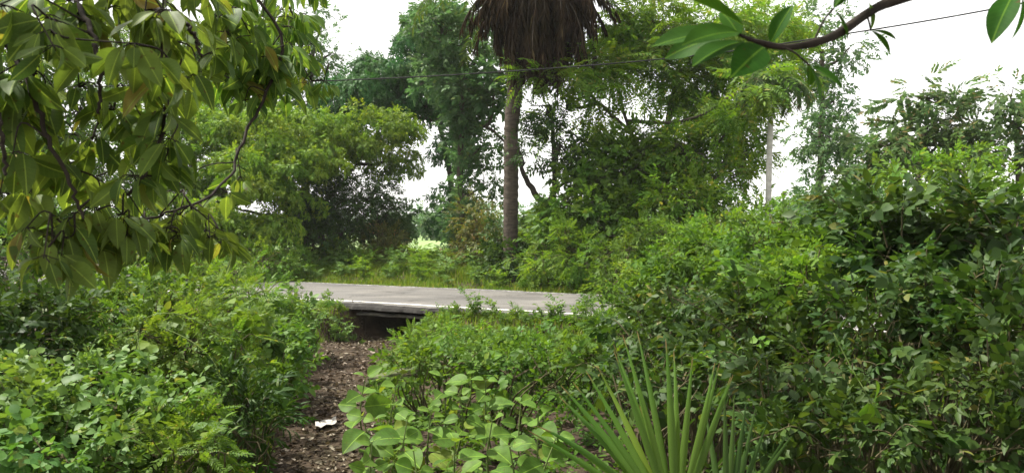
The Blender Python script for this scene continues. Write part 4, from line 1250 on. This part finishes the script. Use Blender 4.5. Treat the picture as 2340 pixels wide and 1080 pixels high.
tw_lab = 'bare brown twig sticking out of the right thicket'
for i in range(14):
    px, py = rng.uniform(1480, 2330), rng.uniform(680, 1040)
    Y = 8.2 - (py - 680) / 360 * 3.6 - (px - 1480) / 850 * 1.2 - .45
    a = P(px, py, Y); b = P(px + rng.normal() * 90, py + rng.normal() * 60, Y + rng.normal() * .2)
    g = Geo(); c = curve([a, (a + b) / 2 + rng.normal(size=3) * .05, b], 10, .01)
    g.tube(c, np.linspace(.006, .0025, len(c)), 5)
    for k in range(3):
        j = rng.integers(2, len(c) - 1); e = c[j] + rng.normal(size=3) * .13
        g.tube(curve([c[j], (c[j] + e) / 2 + rng.normal(size=3) * .015, e], 5), np.linspace(.003, .0015, 5), 4) if False else g.tube(np.array([c[j], (c[j] + e) / 2 + rng.normal(size=3) * .015, e]), [.003, .0022, .0014], 4)
    tag(g.build('dead_twig', STEMB, None, a), tw_lab, 'twig', 'bare twigs in the right thicket')
for i in range(12):
    px, py = rng.uniform(80, 620), rng.uniform(680, 860)
    Y = 8.6 - (py - 680) / 180 * 2.2 - .4
    w_ = rng.uniform(50, 120) * rng.choice([-1, 1])
    vine('thin green creeper strand looping over the left bushes', [(px, py, Y), (px + w_ * .4, py - rng.uniform(15, 45), Y - .1), (px + w_, py + rng.uniform(-10, 50), Y - .15)], .0035, ('oval', .1), 9, None, 'creeper strands over the left bushes')
root = thing('leafy_twig', 'small twig with pointed leaves hanging in front of the dark right bushes', 'twig', P(1985, 915, 4.3))
st, fo = Geo(), Geo()
a = P(1985, 915, 4.3)
LZ = [blade(J(.2, .26), J(.1, .3), .06, 6) for _ in range(4)]
for (px, py, qx, qy) in ((1990, 920, 1970, 975), (1990, 920, 2022, 965), (1995, 915, 2030, 905), (1985, 925, 1968, 945), (2000, 930, 2030, 930), (1995, 915, 2018, 880)):
    p, q = P(px, py, 4.3), P(qx, qy, 4.28 + rng.normal() * .05)
    st.tube(np.array([a, (a + p) / 2, p]), .002, 4)
    fo.inst(LZ[rng.integers(0, 4)], p[None], frames((q - p)[None], np.array([[.3, -.8, .7]]), np.array([rng.normal() * .4])), np.array([np.linalg.norm(q - p) * 1.1]))
st.build('stem', STEM, root, a); fo.build('foliage', G['mid'], root, a)
# single odd leaves that catch the eye
def single(label, px, py, Y, qx, qy, w, mat, curl=.5):
    a, b = P(px, py, Y), P(qx, qy, Y - .03)
    g = Geo(); g.inst(blade(w, curl, .12, 8), np.zeros((1, 3)), frames((b - a)[None], np.array([[.1, -.7, .8]]), np.array([.2])), np.array([np.linalg.norm(b - a)]))
    o = g.build('fallen_leaf', mat, None, a, uv=True)
    for v in o.data.vertices: pass
    o.location = a
    tag(o, label, 'leaf')


G['dry'] = leaf_mat('dry_pale_leaf', (.42, .36, .22), (.55, .48, .3), trans=.2, rough=.7, veins=True, tint=(1, .95, .8))
G['yellow'] = leaf_mat('yellowing_leaf', (.25, .24, .04), (.34, .3, .05), trans=.35, veins=True)
single('curled dry cream leaf caught in the right bushes, left half of the pair', 2105, 818, 4.3, 2058, 842, .3, G['dry'], -.5)
single('curled dry cream leaf caught in the right bushes, right half of the pair', 2110, 820, 4.3, 2152, 838, .3, G['dry'], .6)
single('yellow brown leaf standing out in the middle of the right bushes', 1768, 772, 5.2, 1828, 806, .3, G['yellow'], .3)
single('yellow green leaf next to the curled dry leaves', 2160, 830, 4.35, 2215, 800, .34, G['yellow'], .2)
single('narrow pale dry leaf hanging upright in the lower right shadows', 2196, 935, 4.0, 2203, 985, .12, G['dry'], .1)

# ------------------------------------------------------------------ the near tree whose leaves hang into the view
HANG = [blade(J(.2, .27), J(.05, .5), J(.05, .14), 8, J(.44, .54), 1, 0, .5) for _ in range(8)]
HANG = [h for h in HANG]


def rosette(st, fo, c, twdir, nl, L, droop=1.0):
    twdir = twdir / (np.linalg.norm(twdir) + 1e-9)
    a0 = rng.uniform(0, 6.28)
    for i in range(nl):
        az = a0 + i * 2.399 + rng.normal() * .2
        h = np.array([math.cos(az), math.sin(az), 0])
        pl = .03 * rng.uniform(.7, 1.6)
        e = c + (h * .8 + [0, 0, -.35]) * pl - twdir * rng.uniform(0, .03)
        st.tube(np.array([c - twdir * .02, (c + e) / 2 + [0, 0, .004], e]), .0014, 4)
        d = h * rng.uniform(.25, 1.0) + np.array([0, 0, -droop * rng.uniform(.15, 1.15)])
        up = h * .7 + np.array([0, 0, .6]) + .3 * rng.normal(size=3)
        k = rng.integers(0, len(HANG))
        fo.inst(HANG[k], e[None], frames(d[None], up[None], np.array([rng.normal() * .8])), np.array([L * .92 * rng.uniform(.55, 1.15)]))


tb = np.array([-2.5, 1.6, float(gz(-2.5, 1.6)) - .05])
root = thing('overhanging_tree', 'near tree whose long drooping oval leaves hang over the upper left of the view', 'tree', tb)
tk, st, fo = Geo(), Geo(), Geo()
tpts = curve([tb, tb + [.1, .05, 1.5], tb + [-.05, .2, 3.0], tb + [.1, .5, 4.6]], 20, .03)
tk.tube(tpts, np.linspace(.2, .11, len(tpts)), 12)
MAIN = [   # limbs that enter the frame (photo pixel, distance)
    [(-330, -260, 2.6), (-60, -120, 2.6), (150, -60, 2.5), (330, 10, 2.4), (380, 150, 2.3), (372, 300, 2.25), (330, 400, 2.2), (290, 445, 2.2)],
    [(-330, -260, 2.6), (-100, -40, 2.4), (0, 80, 2.3), (70, 200, 2.2), (105, 300, 2.2), (160, 420, 2.2), (190, 500, 2.2)],
    [(-60, -120, 2.6), (250, -160, 3.2), (520, -60, 3.6), (640, 80, 3.6), (610, 210, 3.5), (575, 280, 3.4), (545, 340, 3.3), (528, 400, 3.2), (470, 455, 3.0), (400, 480, 2.9), (330, 500, 2.8)],
    [(150, -60, 2.5), (420, -120, 3.4), (600, -60, 4.2), (680, 60, 4.2), (700, 170, 4.2), (740, 185, 4.2)],
    [(-100, -40, 2.4), (-40, 150, 2.0), (0, 300, 1.9), (10, 400, 1.9)],
    [(150, -60, 2.5), (200, 60, 2.2), (230, 160, 2.1), (225, 260, 2.1)],
    [(330, 10, 2.4), (430, 60, 2.3), (460, 130, 2.3)],
]
for i, m_ in enumerate(MAIN):
    c = curve([P(*p) for p in m_], 40, .015)
    st.tube(c, np.linspace(.011 if i < 2 else .009, .004, len(c)), 8)
jn = P(-330, -260, 2.6)
st.tube(curve([tpts[12], (tpts[12] + jn) / 2 + [0, 0, .15], jn], 8), np.linspace(.06, .028, 8 + 1)[:len(curve([tpts[12], (tpts[12] + jn) / 2 + [0, 0, .15], jn], 8))], 8)
nodes = np.concatenate([curve([P(*p) for p in m_], 40) for m_ in MAIN])
CL = [  # rosettes: pixel of the whorl, distance, leaves, length (m)
    (20, 60, 2.2, 8, .15), (110, 40, 2.0, 8, .15), (125, 110, 1.85, 6, .13), (60, 170, 2.2, 8, .15), (190, 60, 2.3, 8, .15), (250, 20, 2.4, 8, .15), (330, 40, 2.3, 8, .15),
    (310, 100, 2.0, 6, .14), (230, 130, 2.3, 7, .14), (380, 90, 2.5, 8, .16), (440, 50, 2.7, 8, .16), (400, 180, 2.1, 5, .15), (320, 190, 2.2, 6, .14), (180, 200, 2.3, 7, .14), (100, 230, 2.4, 8, .15),
    (20, 260, 2.3, 8, .16), (260, 250, 2.4, 7, .14), (370, 260, 2.3, 6, .15), (30, 350, 2.2, 8, .16), (120, 340, 2.4, 6, .14), (210, 320, 2.4, 6, .14), (390, 320, 2.2, 6, .15), (330, 280, 2.4, 6, .14),
    (150, 380, 2.4, 6, .13), (60, 440, 2.4, 7, .14), (290, 400, 2.2, 5, .13), (-20, 180, 2.2, 8, .16), (0, 440, 2.4, 7, .14), (230, 440, 2.6, 6, .13), (370, 380, 2.3, 5, .13),
    (160, 500, 2.3, 7, .14), (220, 480, 2.4, 7, .14), (280, 490, 2.4, 7, .14), (330, 500, 2.5, 6, .13), (120, 540, 2.2, 5, .14), (410, 490, 2.7, 5, .13), (500, 525, 2.7, 5, .12), (390, 520, 2.6, 6, .13), (100, 590, 2.1, 4, .13),
    (440, 470, 2.9, 5, .12), (520, 440, 3.1, 4, .12), (480, 120, 3.2, 7, .16), (450, 180, 2.6, 4, .16), (500, 40, 3.3, 8, .16), (560, 60, 3.6, 8, .16), (540, 130, 3.6, 8, .16), (600, 40, 3.8, 8, .16),
    (620, 110, 3.7, 8, .16), (580, 180, 3.6, 8, .16), (630, 180, 3.6, 8, .15), (660, 60, 4.0, 8, .16), (680, 120, 4.1, 6, .16), (560, 230, 3.5, 6, .14), (700, 40, 4.2, 6, .15), (650, 210, 3.8, 6, .15), (690, 190, 4.1, 4, .15), (745, 190, 4.1, 4, .13), (700, 200, 4.2, 4, .13), (510, 170, 3.5, 6, .15),
    (480, 545, 2.7, 5, .12), (520, 550, 2.8, 5, .12), (420, 545, 2.6, 5, .13), (390, 560, 2.6, 4, .12), (140, 590, 2.2, 5, .13), (290, 540, 2.4, 5, .13), (60, 520, 2.2, 6, .14), (180, 400, 2.5, 6, .14), (290, 340, 2.5, 6, .14), (350, 560, 2.5, 4, .12), (230, 560, 2.4, 5, .13), (180, 570, 2.3, 5, .13), (540, 20, 3.4, 9, .17), (600, 130, 3.5, 9, .17), (660, 100, 3.7, 9, .17), (690, 30, 4.0, 9, .17), (640, 150, 3.6, 9, .16), (590, 100, 3.4, 8, .16), (550, 180, 3.5, 8, .16), (520, 80, 3.3, 9, .17),
    (0, 10, 2.0, 8, .15), (380, 20, 2.3, 7, .14), (150, 0, 2.3, 8, .15), (80, -10, 2.3, 8, .15), (290, -20, 2.4, 8, .15), (470, -20, 3.0, 8, .16), (550, -20, 3.5, 8, .16), (640, -20, 3.9, 8, .16), (720, -30, 4.2, 8, .16),
]
for q_ in list(CL):
    if rng.random() < .62: CL.append((q_[0] + rng.normal() * 32, q_[1] + rng.normal() * 28 - 8, q_[2] + rng.uniform(.1, .7), int(rng.integers(4, 7)), q_[4] * rng.uniform(.75, 1.0)))
for (px, py, Y, nl, L) in CL:
    c = P(px, py, Y)
    d = np.linalg.norm(nodes - c, axis=1) + .25 * (nodes[:, 2] < c[2])
    a = nodes[int(np.argmin(d))]
    nodes = np.concatenate([nodes, [c, (a + c) / 2]])
    q = curve([a, (a + c) / 2 + np.array([0, 0, .04]) + rng.normal(size=3) * .03, c], 8)
    st.tube(q, np.linspace(.0034, .0018, len(q)), 5)
    rosette(st, fo, c, c - a + 1e-3, nl, L * .9)
    if rng.random() < .5: rosette(st, fo, (a + c) / 2, c - a + 1e-3, 4, L * .8)
# the rest of its crown, above and left of the frame, enlarged for shade
for i in range(420):
    c = tb + np.array([rng.normal() * 1.9 + .6, rng.normal() * 2.0 - 1.2, 4.4 + rng.normal() * .9])
    if c[2] < max(3.4, EYE + .36 * max(c[1], 0) + .5): continue
    a = tpts[rng.integers(15, len(tpts))]
    q = curve([a, (a + c) / 2 + rng.normal(size=3) * .15, c], 8)
    st.tube(q, np.linspace(.016, .004, len(q)), 5)
    for _ in range(2): rosette(st, fo, c + rng.normal(size=3) * .12, c - a, 7, .2)
tk.build('trunk', BARK, root, tb); st.build('branch', BARKD, root, tb)
o = fo.build('crown', G['hang'], root, tb, uv=True)
o.data.polygons.foreach_set('use_smooth', np.ones(len(o.data.polygons), bool))

# second near tree at right: one bough dips into the top of the view
tb = np.array([3.6, .4, float(gz(3.6, .4)) - .05])
root = thing('shade_tree', 'near tree with a dark bough and blurred broad leaves dipping in at the upper right', 'tree', tb)
tk, st, fo = Geo(), Geo(), Geo()
tpts = curve([tb, tb + [-.1, .05, 1.6], tb + [.05, .1, 3.2], tb + [0, .3, 5.0]], 20, .03)
tk.tube(tpts, np.linspace(.19, .1, len(tpts)), 12)
bough = curve([tpts[13], P(2500, -330, 2.2), P(2150, -60, 1.9), P(2000, 20, 1.75), P(1900, 85, 1.65), P(1800, 108, 1.6), P(1730, 95, 1.55), P(1690, 80, 1.5)], 40)
st.tube(bough, np.interp(np.linspace(0, 1, len(bough)), [0, .28, .55, 1], [.045, .014, .0095, .003]) * (1 + .1 * rng.normal(size=len(bough))), 10)
for k_, qx, qy in ((-14, 1905, 20), (-9, 1850, 150), (-20, 1990, 70)):
    a_ = bough[k_]; b_e = P(qx, qy, a_[1] + .02)
    st.tube(curve([a_, (a_ + b_e) / 2 + [0, 0, .01], b_e], 6), .0022, 5)
    for _ in range(3):
        dd_ = (b_e - a_)[None] + .05 * rng.normal(size=(1, 3))
        fo.inst(blade(.22, .2, .07, 8, .5), b_e[None], frames(dd_, np.array([[.2, -.5, .8]]), np.array([rng.normal() * .5])), np.array([rng.uniform(.05, .08)]))
b2 = curve([bough[14], P(2330, -80, 1.9), P(2330, -10, 1.8)], 10); st.tube(b2, np.linspace(.012, .004, len(b2)), 6)
BL = [blade(J(.2, .26), J(.05, .25), J(.04, .1), 8, .5) for _ in range(5)]
for (px, py, qx, qy, Y) in ((1700, 95, 1585, 112, 1.5), (1690, 85, 1655, 15, 1.55), (1745, 108, 1690, 145, 1.5), (1690, 75, 1545, 60, 1.5), (1760, 100, 1800, 15, 1.6), (1640, 70, 1400, 105, 1.6), (1700, 60, 1560, -30, 1.5), (1660, 80, 1480, 120, 1.6),
                            (2320, -20, 2268, 66, 1.8), (2335, -10, 2338, 80, 1.8), (2345, -10, 2420, 60, 1.8),):
    p, q = P(px, py, Y), P(qx, qy, Y + rng.normal() * .06)
    L = min(np.linalg.norm(q - p) * 1.08, .14)
    fo.inst(BL[rng.integers(0, 5)], p[None], frames((q - p)[None], np.array([[.2 * rng.normal(), -.5, .8]]), np.array([rng.normal() * .35])), np.array([L]))
lim = []
for i in range(34):  # unseen crown limbs, spread wide to shade the right bank
    a = tpts[rng.integers(11, len(tpts))]
    e = np.array([rng.uniform(-2.0, 6.0), rng.uniform(-3, 9.5), 0]); e[2] = rng.uniform(5.2, 7.2)
    e[2] = max(e[2], EYE + .36 * max(e[1], 0) + .6)
    q = curve([a, (a + e) / 2 + [0, 0, .3], e], 12, .04); st.tube(q, np.linspace(.05, .012, len(q)), 7); lim.append(q[4:])
lim = np.concatenate(lim)
for i in range(SHADE_N):
    a = lim[rng.integers(0, len(lim))]
    c = a + rng.normal(size=3) * [.8, .8, .45]
    if c[2] < EYE + .36 * max(c[1], 0) + .25: continue
    st.tube(np.array([a, (a + c) / 2 + [0, 0, .05], c]), [.007, .005, .003], 4)
    rosette(st, fo, c, c - a, 7, .2, .5)
    rosette(st, fo, c + rng.normal(size=3) * .15, c - a, 7, .2, .5)
tk.build('trunk', BARK, root, tb); st.build('branch', BARKD, root, tb)
o = fo.build('crown', G['bough'], root, tb, uv=True)
o.data.polygons.foreach_set('use_smooth', np.ones(len(o.data.polygons), bool))

# air between the camera and the far trees
if HAZE > 0:
    bm = bmesh.new(); bmesh.ops.create_cube(bm, size=1)
    me = bpy.data.meshes.new('haze'); bm.to_mesh(me); bm.free()
    o = bpy.data.objects.new('haze', me); COL.objects.link(o)
    o.scale = (900, 700, 25); o.location = (0, 250, 11.0)
    m, nt, out = new_mat('haze_air')
    pv = nt.nodes.new('ShaderNodeVolumePrincipled'); pv.inputs['Density'].default_value = HAZE; pv.inputs['Color'].default_value = (.93, .95, .97, 1)
    nt.links.new(pv.outputs[0], out.inputs['Volume'])
    me.materials.append(m); o['kind'] = 'stuff'
scene.cycles.volume_bounces = 1
scene.cycles.use_denoising = True
